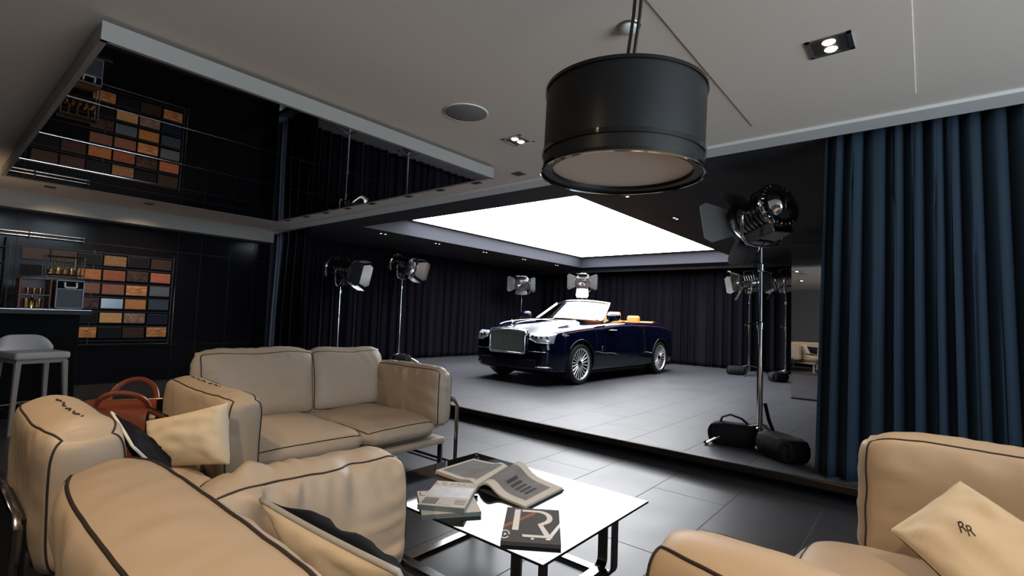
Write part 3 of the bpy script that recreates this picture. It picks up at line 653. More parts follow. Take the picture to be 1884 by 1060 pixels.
# headlamps
for sx in (1, -1):
    hl = MB()
    def hf(u, v, sx=sx):
        x = lerp(.48, .855, u); z = lerp(.715 if u > .35 else .725+.045*(1-u/.35), .858, v)
        yy = fy(x, z)-.006
        return (sx*x, yy-.010*math.sin(v*PI)*math.sin(u*PI), z)
    hh = hl.grid(hf, 14, 7).build('headlamp', M['headlamp'], car, True, sharp=0)
    md = hh.modifiers.new('t', 'SOLIDIFY'); md.thickness = .03; md.offset = 0
    o = MB()
    for k in range(4):
        u = .2+.2*k; p = Vector(hf(u, .55)); MB().cyl(p+Vector((0, -.02, 0)), p+Vector((0, .01, 0)), .028, n=16).build('headlamp_lens', M['boxdark'], hh)
    MB().tube([Vector(hf(k/13, 0))+Vector((0, -.012, -.006)) for k in range(14)]+[Vector(hf(1, k/6))+Vector((0, -.012, 0)) for k in range(7)], .008, 6).build('running_light', M['chrome'], hh, True, sharp=0)
    # lower chrome strips and intakes
    MB().tube([(sx*x, fy(x, .31)-.006, .31) for x in [.30+k*.045 for k in range(13)]], .012, 6).build('bumper_strip', M['chrome'], car, True, sharp=0)
    MB().tube([(sx*x, fy(x, .56)-.002, .56) for x in [.44+k*.035 for k in range(11)]], .006, 6).build('bumper_upper_strip', M['chrome'], car, True, sharp=0)
    # side lamp / repeater
    MB().prism([(0, 0), (.22, -.05), (.24, -.02), (.02, .045)], -.006, .006, X=frame_X(skin(-2.28, .84, .004) if sx > 0 else Vector((-skin(-2.28, .84, .004).x, -2.28, .84)), (sx*.12, .99, 0), (0, 0, 1), (sx, -.1*sx, 0))).build('side_lamp', M['headlamp'], car, bevel=.002)
    # fender monogram plate
    p = skin(-1.10, .60, .006); MB().box((sx*p.x, p.y, p.z), (.008, .035, .09)).build('fender_badge', M['chrome'], car, bevel=.003)
    # coachline
    MB().tube([Vector((sx*(skin(y, interp(BLT, y)-.06).x+.001), y, interp(BLT, y)-.06)) for y in [-2.2+k*.15 for k in range(31)]], .0035, 5).build('coachline', M['coach'], car, True, sharp=0)
    # door gap and handle
    gp = [(-.98, z) for z in (.26, .4, .55, .7, .85, 1.0)]+[(.52, z) for z in (1.03, .85, .65, .5, .36, .26)]
    MB().tube([Vector((sx*(skin(y, z).x+.0005), y, z)) for y, z in gp[:6]], .004, 5).build('door_gap', M['black'], car)
    MB().tube([Vector((sx*(skin(y, z).x+.0005), y, z)) for y, z in gp[6:]], .004, 5).build('door_gap', M['black'], car)
    MB().tube([Vector((sx*(skin(y, .94).x+.02), y, .94)) for y in (-.84, -.78, -.70, -.62, -.58)], .011, 8, flat=(1, .6)).build('door_handle', M['chrome'], car, True)
    # mirrors
    mm = MB(); mm.lathe([(0, -.13), (.05, -.125), (.085, -.09), (.095, 0), (.085, .09), (.05, .125), (0, .13)], 20, X=Matrix.Translation((sx*1.05, -.90, 1.185)) @ Matrix.Rotation(R90, 4, 'Y') @ Matrix.Diagonal((.82, 1.0, 1, 1)))
    mo = mm.build('door_mirror', M['car'], car, True)
    MB().tube([(sx*.90, -.88, 1.08), (sx*.97, -.89, 1.10), (sx*1.04, -.90, 1.13)], [.03, .022, .03], 8).build('mirror_stalk', M['black'], mo, True)
# lower air intake and number-plate recess
MB().box((0, -2.60, .36), (1.25, .09, .13)).build('air_intake', M['black'], car, bevel=.02)
MB().box((0, -2.655, .36), (.46, .012, .10)).build('plate_holder', M['gloss'], car, bevel=.004)
# windscreen
def ws(u, v):
    e = 2*u-1; x = e*lerp(.80, .64, v); y = lerp(-1.22, -.50, v)+lerp(.34, .16, v)*e*e; z = lerp(1.115, 1.50, v)-lerp(.02, .05, v)*e*e
    return (x, y, z)
MB().grid(ws, 22, 10).build('windscreen', M['glass'], car, True, sharp=0)
fp = [ws(0, k/8) for k in range(9)]+[ws(k/14, 1) for k in range(1, 14)]+[ws(1, 1-k/8) for k in range(9)]
MB().tube(fp, .024, 8, flat=(1, 1)).build('windscreen_frame', M['chrome'], car, True, sharp=0)
MB().grid(lambda u, v: (lerp(-.78, .78, u), lerp(-1.27, -.86, v)+.25*(2*u-1)**2, 1.135-.03*(2*u-1)**2+.0*v), 14, 5).build('scuttle', M['black'], car, True)
# cabin
ds = MB(); ds.grid(lambda u, v: (lerp(-.74, .74, u), lerp(-1.0, -.56, v)+.08*(2*u-1)**2, 1.12-.18*v**2), 12, 8).build('dashboard', M['brown'], car, True)
for x in (-.38, .38):
    for y, nm in ((.0, 'front'), (.86, 'rear')):
        st = bpy.data.objects.new('seat', None); COL.objects.link(st); st.parent = car; st.location = (x, y, .56); st.empty_display_size = .1
        zt = .62 if nm == 'front' else .56
        sb = MB(); sb.grid(lambda u, v: (.26*math.copysign(abs(math.cos(2*PI*u))**.5, math.cos(2*PI*u)), .17+.10*v+.09*math.copysign(abs(math.sin(2*PI*u))**.6, math.sin(2*PI*u)), .04+zt*.86*v), 24, 8, cu=True)
        sb.build('seat_back', M['tan'], st, True)
        MB().box((0, -.08, .07), (.52, .50, .14)).build('seat_squab', M['tan'], st, bevel=.05, seg=3)
        MB().box((0, .30, zt+.03), (.30, .11, .19)).build('headrest', M['tan'], st, bevel=.05, seg=4)
sw = MB(); sw.lathe([(.18+.014*math.cos(a), .014*math.sin(a)) for a in [2*PI*k/8 for k in range(9)]], 28, X=Matrix.Translation((.38, -.45, 1.02)) @ Matrix.Rotation(math.radians(70), 4, 'X')); sw.build('steering_wheel', M['black'], car, True)
MB().grid(lambda u, v: (lerp(-.70, .70, u), lerp(1.42, 1.72, v), 1.10+.03*math.sin(v*PI)), 10, 6).build('hood_cover', M['tan'], car, True)
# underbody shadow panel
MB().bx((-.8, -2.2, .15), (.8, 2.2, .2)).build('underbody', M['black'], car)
# ================================================================ studio lamps on stands
def fresnel(label, x, y, hz, aim, pitch=-8, sc=1.0, doors=(50, 50, 50, 50), legrot=0, base=STAGE, bags=True, cable=False, group='chrome studio lamps on wheeled stands around the platform', flapm=None, lean=0):
    t = thing('studio_lamp', label, 'studio lamp', (x, y, base), 0, group)
    h = hz-base; sc_big = cable
    b = MB(); b.cyl((0, 0, .10), (0, 0, h*.52), .021, n=14); b.cyl((0, 0, h*.5), (0, 0, h*.78), .017, n=14); b.cyl((0, 0, h*.76), (0, 0, h-.27*sc), .013, n=12)
    pole = b.build('pole', M['chrome'], t, True)
    for z in (.16, h*.52, h*.77):
        MB().lathe([(.018, -.035), (.032, -.03), (.034, .03), (.02, .04)], 16, X=Matrix.Translation((0, 0, z))).build('collar', M['chrome'], t, True)
    MB().tube([(.0, 0, h*.53), (-.07, 0, h*.53)], .008, 8).add(*sphere_vf(.022, (-.085, 0, h*.53))).build('clamp_knob', M['black'], t, True)
    for k in range(3):
        a = legrot+2*PI*k/3; d = Vector((math.cos(a), math.sin(a), 0))
        lg = MB().tube([d*.02+Vector((0, 0, .22)), d*.16+Vector((0, 0, .19)), d*.46+Vector((0, 0, .016))], [.012, .012, .011], 8).build('leg', M['chrome'], t, True)
        MB().cyl(d*.445+Vector((0, 0, .0)), d*.475+Vector((0, 0, .03)), .014, n=10).build('foot', M['black'], lg)
    # head
    R = Matrix.Translation((0, 0, h)) @ Matrix.Rotation(aim, 4, 'Z') @ Matrix.Rotation(math.radians(pitch), 4, 'X')
    A = R @ Matrix.Rotation(-R90, 4, 'X')      # lathe axis +Z -> +Y (aim)
    hs = MB()
    prof = [(.115, -.20), (.15, -.19), (.165, -.165), (.165, -.12)]
    for k in range(6): prof += [(.150, -.115+.045*k), (.150, -.095+.045*k), (.163, -.092+.045*k), (.163, -.073+.045*k)]
    prof += [(.175, .165), (.185, .17), (.185, .20), (.168, .205)]
    hs.lathe([(r*sc, z*sc) for r, z in prof], 36, X=A); hs.build('housing', M['darkchrome'], t, True, sharp=30)
    MB().lathe([(r*sc, z*sc) for r, z in [(.165, -.165), (.19, -.17), (.195, -.185), (.19, -.20), (.15, -.215), (.13, -.212), (.118, -.222), (.105, -.25), (.08, -.272), (.05, -.285), (.02, -.29), (0, -.29)]], 36, X=A).build('rear_reflector', M['chrome'], rr_ := t, True, sharp=30)
    for k in range(26 if sc_big else 0):
        an = 2*PI*k/26; MB().box((.170*sc, 0, -.209*sc), (.018*sc, .012*sc, .006*sc), X=A @ Matrix.Rotation(an, 4, 'Z')).build('ring_mark', M['chrome'], t)
    MB().lathe([(r*sc, z*sc) for r, z in [(.165, .18), (.165, .195), (.12, .212), (.06, .222), (0, .225)]], 36, X=A).build('lens', M['lens'], t, True, sharp=60)
    fr = MB()
    for k in range(5): fr.lathe([((.03+.028*k)*sc, (.2235-.0022*k*k)*sc), ((.04+.028*k)*sc, (.2295-.0022*k*k)*sc), ((.05+.028*k)*sc, (.219-.0024*k*k)*sc)], 36, X=A)
    fr.build('lens_rings', M['darkchrome'], t, True)
    MB().box((0, -.02*sc, -.185*sc), (.20*sc, .33*sc, .10*sc), X=R).build('control_box', M['darkchrome'], t, bevel=.012)
    # yoke
    yk = [(-.20, .0, .02), (-.205, 0, -.06), (-.20, 0, -.20), (-.16, 0, -.255), (-.08, 0, -.27), (.08, 0, -.27), (.16, 0, -.255), (.20, 0, -.20), (.205, 0, -.06), (.20, 0, .02)]
    Y = Matrix.Translation((0, 0, h)) @ Matrix.Rotation(aim, 4, 'Z')
    MB().tube([Vector(p)*sc for p in yk], .012*sc, 8, X=Y, flat=(1.4, .8)).build('yoke', M['chrome'], t, True)
    for sx in (-1, 1): MB().cyl((sx*.16*sc, 0, 0), (sx*.235*sc, 0, 0), .028*sc, n=14, X=Y).build('pivot_knob', M['chrome'], t, True)
    MB().tube([Vector(p)*sc for p in [(0, -.10, .155), (0, -.10, .215), (0, .08, .215), (0, .08, .155)]], .009*sc, 8, X=R).build('top_handle', M['black'], t, True)
    # barn doors
    for k, an in enumerate(doors):
        Q = R @ Matrix.Translation((0, .205*sc, 0)) @ Matrix.Rotation(k*R90, 4, 'Y') @ Matrix.Translation((0, 0, .165*sc)) @ Matrix.Rotation(math.radians(an), 4, 'X')
        w0, w1, L = .13*sc, (.19 if k % 2 else .15)*sc, (.26 if k % 2 else .22)*sc
        # local: hinge along X, flap extends along +Y then rotated outward
        MB().prism([(-w0, 0), (w0, 0), (w1, L*.75), (w1*.8, L), (-w1*.8, L), (-w1, L*.75)], -.002, .002, X=Q).build('barn_door', flapm or M['flap'], t)
    MB().lathe([(.185*sc, .20*sc), (.20*sc, .205*sc), (.20*sc, .215*sc), (.185*sc, .215*sc)], 36, X=A).build('barn_door_ring', M['boxdark'], t, True)
    if cable:
        MB().tube([Y @ (Vector((-.05, -.1, -.23))*sc), (-.06, -.02, h-.42), (-.03, 0, h-.7), (-.025, .0, h*.5), (-.026, 0, .5), (-.02, .02, .25)], .005, 6).build('cable', M['strap'], t, True)
    return t
def sphere_vf(r, c, n=10):
    vs = []; fs = []
    for i in range(n+1):
        a = PI*i/n
        for k in range(n*2): b = 2*PI*k/(n*2); vs.append((c[0]+r*math.sin(a)*math.cos(b), c[1]+r*math.sin(a)*math.sin(b), c[2]+r*math.cos(a)))
    for i in range(n):
        for k in range(2*n): fs.append((i*2*n+k, i*2*n+(k+1) % (2*n), (i+1)*2*n+(k+1) % (2*n), (i+1)*2*n+k))
    return vs, fs
def at_car(x, y): return math.atan2(-( -5.4-x), (9.2-y))
Zh = lambda z: z+H
fresnel('chrome studio lamp with a pale open barn door at the left end of the platform', -9.0, 5.43, Zh(.815), at_car(-9.0, 5.43)-.25, -12, 1.25, (18, 14, 22, 58), .4)
fresnel('chrome studio lamp on a slim stand before the left curtain', -9.05, 6.98, Zh(1.07), at_car(-9.05, 6.98)-.2, -15, 1.15, (12, 40, 20, 15), .9)
fresnel('chrome studio lamp facing forward behind the bonnet of the car', -8.85, 11.05, Zh(.955), PI+.62, -6, 1.15, (8, 42, 20, 42), .3)
fresnel('chrome studio lamp with a bright lower flap behind the windscreen of the car', -7.3, 11.8, Zh(1.06), PI+.52, -8, 1.15, (8, 45, 72, 45), .1)
fresnel('chrome studio lamp with a bright flap before the rear curtain, right of the car', -3.1, 12.2, Zh(1.01), PI-1.15, -10, 1.1, (30, 30, 55, 40), .6)
fresnel('chrome studio lamp half hidden by the standing mirror', -2.26, 11.7, Zh(.985), PI-1.5, -10, 1.1, (30, 30, 40, 40), .3)
fresnel('large chrome studio lamp seen from behind at the right front of the platform', -1.17, 5.0, Zh(1.035), math.radians(56), -14, 1.09, (62, 30, 50, 82), -.62, cable=True, flapm=M['flapdark'])
# ---------------------------------------------------------------- sandbags
def sandbag(label, c, rz, L=.34, W=.20, Hh=.17, handle=True, grp='black sandbags on the lamp stand legs', name='sandbag', rot=0):
    t = thing(name, label, 'sandbag', (*c, STAGE), rz, grp)
    cushion(t, 'sack', (L, W, Hh), Xc((0, 0, Hh/2)), m=M['strap'], te=.72, seed=L*10+rz, wr=.02, lump=.02, rc=.03, gus=.12, seam=False, N=(28, 18, 8))
    if handle: MB().tube([(-.12, 0, Hh*.93), (-.10, 0, Hh+.04), (-.03, .01, Hh+.07), (.07, .0, Hh+.045), (.15, 0, Hh*.9)], .022, 8, flat=(1.3, .45)).build('handle', M['strap'], t, True)
    return t
sandbag('black sandbag with a loop handle left of the big studio lamp pole', (-1.39, 4.97), .12, .40, .19, .21)
sb2 = sandbag('black sandbag slumped over the right leg of the big studio lamp', (-.95, 4.80), -.72, .38, .24, .20, False)
MB().tube([sb2.matrix_basis.inverted() @ Vector(p) for p in ((-1.13, 5.0, .56), (-1.09, 4.97, .42), (-1.02, 4.9, .29), (-.93, 4.82, .335))], .02, 6, flat=(1, .3)).build('strap', M['strap'], sb2, True)
sandbag('black sandbag at the foot of the slim lamp by the left curtain', (-8.75, 6.85), .5, .36, .2, .22, False)
sandbag('black sandbag at the foot of the lamp in front of the rear curtain', (-3.3, 12.0), .2, .4, .2, .2, False)
sandbag('grey-black sandbag beside the standing mirror', (-2.32, 11.35), .9, .36, .2, .2, False)
# ---------------------------------------------------------------- pendant drum lamp
pd = thing('drum_lamp', 'large black drum pendant lamp with polished bands hanging over the table', 'lamp', (-.872, 1.655, H+.548), 0)
pd.rotation_euler = (0, math.radians(1.5), 0)
M['bandmetal'] = mat('polished_black_band', (.035, .034, .033), .06, .8)
RD, HD = .292, .297
MB().lathe([(RD-.004, .0), (RD, .0), (RD, HD), (RD-.004, HD), (RD-.004, 0)], 72).build('shade', mat('black_lacquer_shade', (.010, .0095, .0095), .5, spec=.3, coat=.12, coatr=.3), pd, True, sharp=30)
for z, hh in ((-.006, .014), (.055, .016), (HD-.004, .012)):
    MB().lathe([(RD-.002, z), (RD+.006, z), (RD+.006, z+hh), (RD-.002, z+hh)], 72).build('band', M['bandmetal'], pd, True, sharp=30)
MB().lathe([(RD+.006, -.012), (RD+.009, -.008), (RD+.006, -.004)], 72).build('lower_ring', M['chrome'], pd, True)
MB().lathe([(RD, .0), (RD-.035, .004), (RD-.038, .03)], 72).build('inner_flange', M['black'], pd, True)
MB().lathe([(0, .018), (RD-.036, .018), (RD-.036, .024), (0, .024)], 72).build('diffuser', M['diffuser'], pd, True, sharp=30)
MB().lathe([(0, HD-.003), (RD-.004, HD-.003), (RD-.004, HD-.001), (0, HD-.001)], 48).build('top_plate', M['black'], pd)
for dx in (-.012, .014):
    MB().tube([(dx, 0, HD-.005), (dx+.033, 0, .6), (dx+.048, 0, CEIL-H-.548-.005)], .0065, 8).build('hanging_rod', mat('bronze_rod', (.02, .016, .013), .45, .2), pd, True)
MB().lathe([(0, -.03), (.05, -.03), (.06, -.02), (.06, 0)], 24, X=Matrix.Translation((.05, 0, CEIL-H-.548-.003))).build('ceiling_rose', M['black'], pd, True)
# ================================================================ coffee table
TZ = .36; TX, TY = -1.68, 1.98; TW, TD = 1.20, .90
tb = thing('coffee_table', 'low black glass coffee table on looped flat steel legs', 'table', (TX, TY, 0))
MB().box((0, 0, TZ-.005), (TW, TD, .010)).build('glass_top', M['gloss'], tb, bevel=.003)
def flatbar(pts, w, th, X=None):
    m = MB(); pts = [Vector(p) for p in pts]
    m.tube(pts, 1.0, 4, flat=None) if 0 else None
    return m
def loop_leg(x, y0, y1, w=.05, th=.012, horiz='Y'):
    # closed loop in a vertical plane, rounded corners, flat bar
    r = .05; zt, zb = TZ-.012, .006; pts = []
    for cx, cz, a0 in ((y1-r, zt-r, 0), (y0+r, zt-r, 90), (y0+r, zb+r, 180), (y1-r, zb+r, 270)):
        for k in range(6): a = math.radians(a0+k*18); pts.append((cx+r*math.cos(a), cz+r*math.sin(a)))
    m = MB(); n = len(pts); vs = []
    for i, (p, z) in enumerate(pts):
        q0, q1 = pts[i-1], pts[(i+1) % n]; t = Vector((q1[0]-q0[0], q1[1]-q0[1])).normalized(); nn = Vector((t.y, -t.x))
        for s_, e in ((-1, 0), (1, 0), (1, 1), (-1, 1)):
            a = p-nn.x*th*e; b = z-nn.y*th*e
            vs.append((x+s_*w/2, a, b) if horiz == 'Y' else (a, x+s_*w/2, b))
    fs = [(i*4+k, i*4+(k+1) % 4, ((i+1) % n)*4+(k+1) % 4, ((i+1) % n)*4+k) for i in range(n) for k in range(4)]
    m.add(vs, fs); return m
for x in (.40, -.36): loop_leg(x, -.36, .36).build('loop_leg', M['darkchrome'], tb, True, sharp=30)
for y in (-.30, .30): loop_leg(y, -.46, .50, horiz='X').build('loop_leg', M['darkchrome'], tb, True, sharp=30)
for x in (-.56, .56):
    for y in (-.41, .41): MB().cyl((x, y, TZ), (x, y, TZ+.001), .008, n=12).build('fixing_stud', M['chrome'], tb)
def poly_box(name, q, z0, z1, m, parent, org, bevel=0):
    return MB().prism([(p[0]-org[0], p[1]-org[1]) for p in q], z0, z1).build(name, m, parent, bevel=bevel)
def bil(q, u, v):  # q: bottom-left, bottom-right, top-right, top-left
    a = [lerp(q[0][i], q[1][i], u) for i in (0, 1)]; b = [lerp(q[3][i], q[2][i], u) for i in (0, 1)]
    return (lerp(a[0], b[0], v), lerp(a[1], b[1], v))
def sub(q, u0, v0, u1, v1): return [bil(q, u0, v0), bil(q, u1, v0), bil(q, u1, v1), bil(q, u0, v1)]
def rectify(q):
    c = Vector((sum(p[0] for p in q)/4, sum(p[1] for p in q)/4)); u = (Vector(q[1])-Vector(q[0])+Vector(q[2])-Vector(q[3])).normalized(); v = Vector((-u.y, u.x))
    w = ((Vector(q[1])-Vector(q[0])).length+(Vector(q[2])-Vector(q[3])).length)/4; h = ((Vector(q[3])-Vector(q[0])).length+(Vector(q[2])-Vector(q[1])).length)/4
    return [tuple(c-u*w-v*h), tuple(c+u*w-v*h), tuple(c+u*w+v*h), tuple(c-u*w+v*h)]
def decal(name, q, uv, z, m, parent, org, th=.0005):
    return MB().prism([(bil(q, u, v)[0]-org[0], bil(q, u, v)[1]-org[1]) for u, v in uv], z, z+th).build(name, m, parent)
# graphite book with the cut letter
RQ = rectify([(-1.301, 1.549), (-1.109, 1.686), (-1.312, 1.972), (-1.508, 1.83)])
oc = (sum(p[0] for p in RQ)/4, sum(p[1] for p in RQ)/4)
bk = thing('book', 'graphite book with a big cut white letter lying at the front of the glass table', 'book', (*oc, TZ))
poly_box('pages', sub(RQ, .01, .015, .99, .985), .002, .0135, M['paper'], bk, oc)
poly_box('cover', RQ, .0135, .0155, M['cover'], bk, oc, .001); poly_box('back_cover', RQ, 0.0003, .002, M['cover'], bk, oc)
poly_box('spine', sub(RQ, 0, -.012, 1, .004), .0003, .0155, M['cover'], bk, oc)
Z1 = .0157
decal('cover_stripe', RQ, [(.0, .42), (.0, .33), (.55, .80), (.55, .90)], Z1, M['orangeprint'], bk, oc)
decal('cover_band', RQ, [(.74, .08), (.82, .08), (1.0, .46), (1.0, .58)], Z1, mat('grey_band_print', (.3, .3, .3), .35), bk, oc)
decal('letter_stem', RQ, [(.16, .30), (.27, .30), (.27, .93), (.16, .93)], Z1+.0003, M['whiteprint'], bk, oc)
def arc(cx, cy, rx, ry, a0, a1, n=18): return [(cx+rx*math.cos(math.radians(lerp(a0, a1, k/n))), cy+ry*math.sin(math.radians(lerp(a0, a1, k/n)))) for k in range(n+1)]
bowl = [(.30, .93), (.60, .93)]+arc(.60, .70, .27, .23, 88, -40)+[(.68, .47), (.60, .50)]+arc(.57, .70, .20, .17, -50, 88)+[(.30, .87)]
decal('letter_bowl', RQ, bowl, Z1+.0003, M['whiteprint'], bk, oc)
decal('letter_leg', RQ, [(.60, .50), (.70, .47), (.86, .13), (.36, .13), (.34, .19), (.72, .19)], Z1+.0003, M['whiteprint'], bk, oc)
ring = arc(.05, .17, .085, .115, 0, 330, 24); ri = arc(.05, .17, .065, .09, 330, 0, 24)
rr = [(max(.004, u), v) for u, v in ring+ri]
decal('round_mark', RQ, rr, Z1+.0003, M['whiteprint'], bk, oc)
decal('triangle_mark', RQ, [(.035, .13), (.085, .17), (.035, .21)], Z1+.0003, M['whiteprint'], bk, oc)
decal('small_square', RQ, [(.50, .07), (.55, .07), (.55, .115), (.50, .115)], Z1+.0003, M['whiteprint'], bk, oc)
# magazines
def magazine(label, q, z, th, cover, group, title=None, name='magazine'):
    q = rectify(q); o = (sum(p[0] for p in q)/4, sum(p[1] for p in q)/4)
    t = thing(name, label, 'magazine', (*o, TZ+z), 0, group)
    poly_box('pages', sub(q, .008, .01, .992, .99), .0012, th-.0012, mat('magazine_edge', (.30, .33, .33), .5), t, o)
    poly_box('cover', q, th-.0012, th, cover, t, o); poly_box('back_cover', q, .0002, .0012, M['greenbook'], t, o); poly_box('spine', sub(q, 0, -.008, 1, .006), .0002, th, M['greenbook'], t, o)
    return t, q, o
MQ = [(-1.769, 1.519), (-1.578, 1.632), (-1.779, 1.908), (-1.952, 1.789)]
MQ2 = [(-1.83, 1.60), (-1.52, 1.70), (-1.68, 1.97), (-1.95, 1.85)]
t, q, o = magazine('grey magazine lying skewed beneath the white one on the glass table', [(-1.86, 1.535), (-1.635, 1.69), (-1.66, 1.96), (-1.99, 1.80)][0:0] or [(-1.70, 1.475+.02), (-1.545, 1.70), (-1.80, 1.875), (-1.955, 1.65)], 0, .018, M['paper'], 'magazines on the glass table')
ang2 = math.atan2(q[1][1]-q[0][1], q[1][0]-q[0][0])
text_mesh('cover_title', 'LE MAG', .075, M['greypage'], t, Matrix.Translation((*[a-b for a, b in zip(bil(q, .5, .86), o)], .0184)) @ Matrix.Rotation(ang2, 4, 'Z'))
t, q, o = magazine('white magazine titled LE MAG on top of the grey one', MQ, .0185, .022, M['paper'], 'magazines on the glass table')
decal('cover_photo', q, [(.04, .34), (.97, .34), (.97, .76), (.04, .76)], .0222, mat('cover_photo_print', (.17, .18, .20), .35, vary=(30, (.55, .56, .58))), t, o)
decal('cover_photo', q, [(.04, .06), (.36, .06), (.36, .29), (.04, .29)], .0222, M['greypage'], t, o)
decal('cover_photo', q, [(.39, .06), (.70, .06), (.70, .29), (.39, .29)], .0222, mat('cover_print_mid', (.22, .22, .23), .4, vary=(40, (.4, .4, .41))), t, o)
for v in (.11, .17, .23): decal('text_line', q, [(.73, v), (.96, v), (.96, v+.02), (.73, v+.02)], .0222, M['greypage'], t, o)
ang = math.atan2(q[1][1]-q[0][1], q[1][0]-q[0][0])
text_mesh('cover_title', 'LE MAG', .066, mat('title_print', (.12, .13, .15), .4), t, Matrix.Translation((*[a-b for a, b in zip(bil(q, .5, .88), o)], .0224)) @ Matrix.Rotation(ang, 4, 'Z') @ Matrix.Diagonal((.95, .78, 1, 1)))
# open book
OB = thing('open_book', 'large open book with grey photographs at the back of the glass table', 'book', (-1.80, 2.10, TZ))
o = (-1.80, 2.10)
Lq = [(-1.796, 1.93), (-1.90, 2.30), (-2.145, 2.26), (-2.13, 1.94)]   # spine near, spine far, outer far, outer near
Rq = [(-1.796, 1.93), (-1.90, 2.33), (-1.475, 2.245), (-1.455, 1.90)]
def page(q, hf):
    def f(u, v):   # u: spine -> outer, v: near -> far
        a = [lerp(q[0][i], q[3][i], u) for i in (0, 1)]; b = [lerp(q[1][i], q[2][i], u) for i in (0, 1)]
        return Vector((lerp(a[0], b[0], v)-o[0], lerp(a[1], b[1], v)-o[1], hf(u, v)))
    return f
hl = lambda u, v: .020+.016*math.sin(min(1, u*1.9)*PI)*(1-u*.4) if u < .53 else .020+.004*math.sin((u-.53)/.47*PI)
hr = lambda u, v: .012+.052*math.sin(min(1, (u+.03)*1.5)*PI)*(.8+.2*v)*(1-.3*u) if u < .63 else .012
hl2 = lambda u, v: .022+.012*math.exp(-((u-.18)/.14)**2)
hr2 = lambda u, v: .014+.050*math.exp(-((u-.22)/.2)**2)*min(1, u*9+.15)*(.75+.25*v)
for nm, q, h in (('left_page', Lq, hl2), ('right_page', Rq, hr2)):
    P_ = page(q, h); n1, n2 = 22, 8; blk = MB()
    top = [P_(i/n1, j/n2) for i in range(n1+1) for j in range(n2+1)]
    bot = [Vector((p.x, p.y, max(.003, p.z-.017) if nm == 'left_page' else max(.003, p.z-.010))) for p in top]
    N = len(top); idx = lambda i, j: i*(n2+1)+j; fs = []
    for i in range(n1):
        for j in range(n2): fs += [(idx(i, j), idx(i+1, j), idx(i+1, j+1), idx(i, j+1)), tuple(N+k for k in (idx(i, j), idx(i, j+1), idx(i+1, j+1), idx(i+1, j)))]
    for i in range(n1):
        for j in (0, n2): fs.append((idx(i, j), idx(i+1, j), N+idx(i+1, j), N+idx(i, j)))
    for j in range(n2):
        for i in (0, n1): fs.append((idx(i, j), idx(i, j+1), N+idx(i, j+1), N+idx(i, j)))
    pg = blk.add(top+bot, fs).build('page_block', M['paper'], OB, True, sharp=40)
    def region(nm2, u0, u1, v0, v1, m, dz=.0008):
        MB().grid(lambda u, v: P_(lerp(u0, u1, u), lerp(v0, v1, v))+Vector((0, 0, dz)), 20, 8).build(nm2, m, pg, True)
    if nm == 'left_page': region('photograph', .10, .93, .10, .93, M['greypage'])
    else:
        region('photograph', .10, .88, .16, .84, M['greypage'])
        for k in range(5): region('dark_figure', .36+.09*k, .415+.09*k, .32, .62, M['darkprint'], .0014)
    cvq = q
    MB().prism([(lerp(q[0][0], q[3][0], 0)-o[0], q[0][1]-o[1]), (q[1][0]-o[0], q[1][1]-o[1]), (q[2][0]+(.006 if nm != 'left_page' else -.006)-o[0], q[2][1]+.006-o[1]), (q[3][0]+(.006 if nm != 'left_page' else -.006)-o[0], q[3][1]-.004-o[1])], .0003, .003).build('board', M['cover'] if nm != 'left_page' else M['brown'], OB)
# ================================================================ red holdall on the floor
bg = thing('holdall', 'rust red leather holdall with rolled handles on the floor behind the seat unit', 'bag', (-4.62, 1.08, 0), math.radians(62))
bL, bW, bH = .74, .40, .53
def bagf(u, v):
    a = 2*PI*u; e = 2*v-1; k = (1-abs(e)**6*.35)
    y = bW/2*math.copysign(abs(math.cos(a))**.75, math.cos(a))*k; z = bH/2+bH/2*math.copysign(abs(math.sin(a))**.7, math.sin(a))*(k if math.sin(a) > 0 else 1)
    if z > bH*.5: y *= 1-.35*((z-bH*.5)/(bH*.5))**2
    y += .008*noise.noise((e*3, a, 1)); z += .010*noise.noise((e*3, a, 4))*(math.sin(a) > .2)
    return (bL/2*e, y, z)
m = MB().grid(bagf, 36, 22, cu=True)
vv = m.v; m.f.append([i*22 for i in range(36)]); m.f.append([i*22+21 for i in range(36)][::-1]); m.m += [0, 0]
m.build('body', M['red'], bg, True, sharp=60)
for e in (-.93, .93):
    MB().tube([(bL/2*e*1.01, *[c*1.005 for c in bagf(k/36, (e+1)/2)[1:]]) for k in range(36)], .007, 6, True).build('end_piping', M['reddark'], bg, True)
MB().tube([(bL/2*e, 0.0, bagf(.25, (e+1)/2)[2]+.003) for e in [-.9+.1*k for k in range(19)]], .006, 6).build('zip', M['brass'], bg)
for sy in (-1, 1):
    hd = MB(); pts = []
    for k in range(17):
        a = PI*k/16; pts.append((-.15*math.cos(a)*1.05, sy*(.095+.10*math.sin(a)), .47+.19*math.sin(a)**.8 if sy > 0 else .47+.14*math.sin(a)**.8))
    h_ = hd.tube(pts, .019, 10).build('handle', M['red'], bg, True)
    for sx in (-1, 1):
        MB().box((sx*.157, sy*.098, .462), (.035, .012, .045)).build('buckle', M['chrome'], h_, bevel=.003)
        MB().tube([(sx*.157, sy*.118, .45), (sx*.157, sy*.188, .33), (sx*.157, sy*.198, .14)], .02, 6, flat=(1, .2)).build('strap', M['reddark'], bg)
MB().bx((-.35, -.15, 0), (.35, .15, .012)).build('base_panel', M['reddark'], bg)
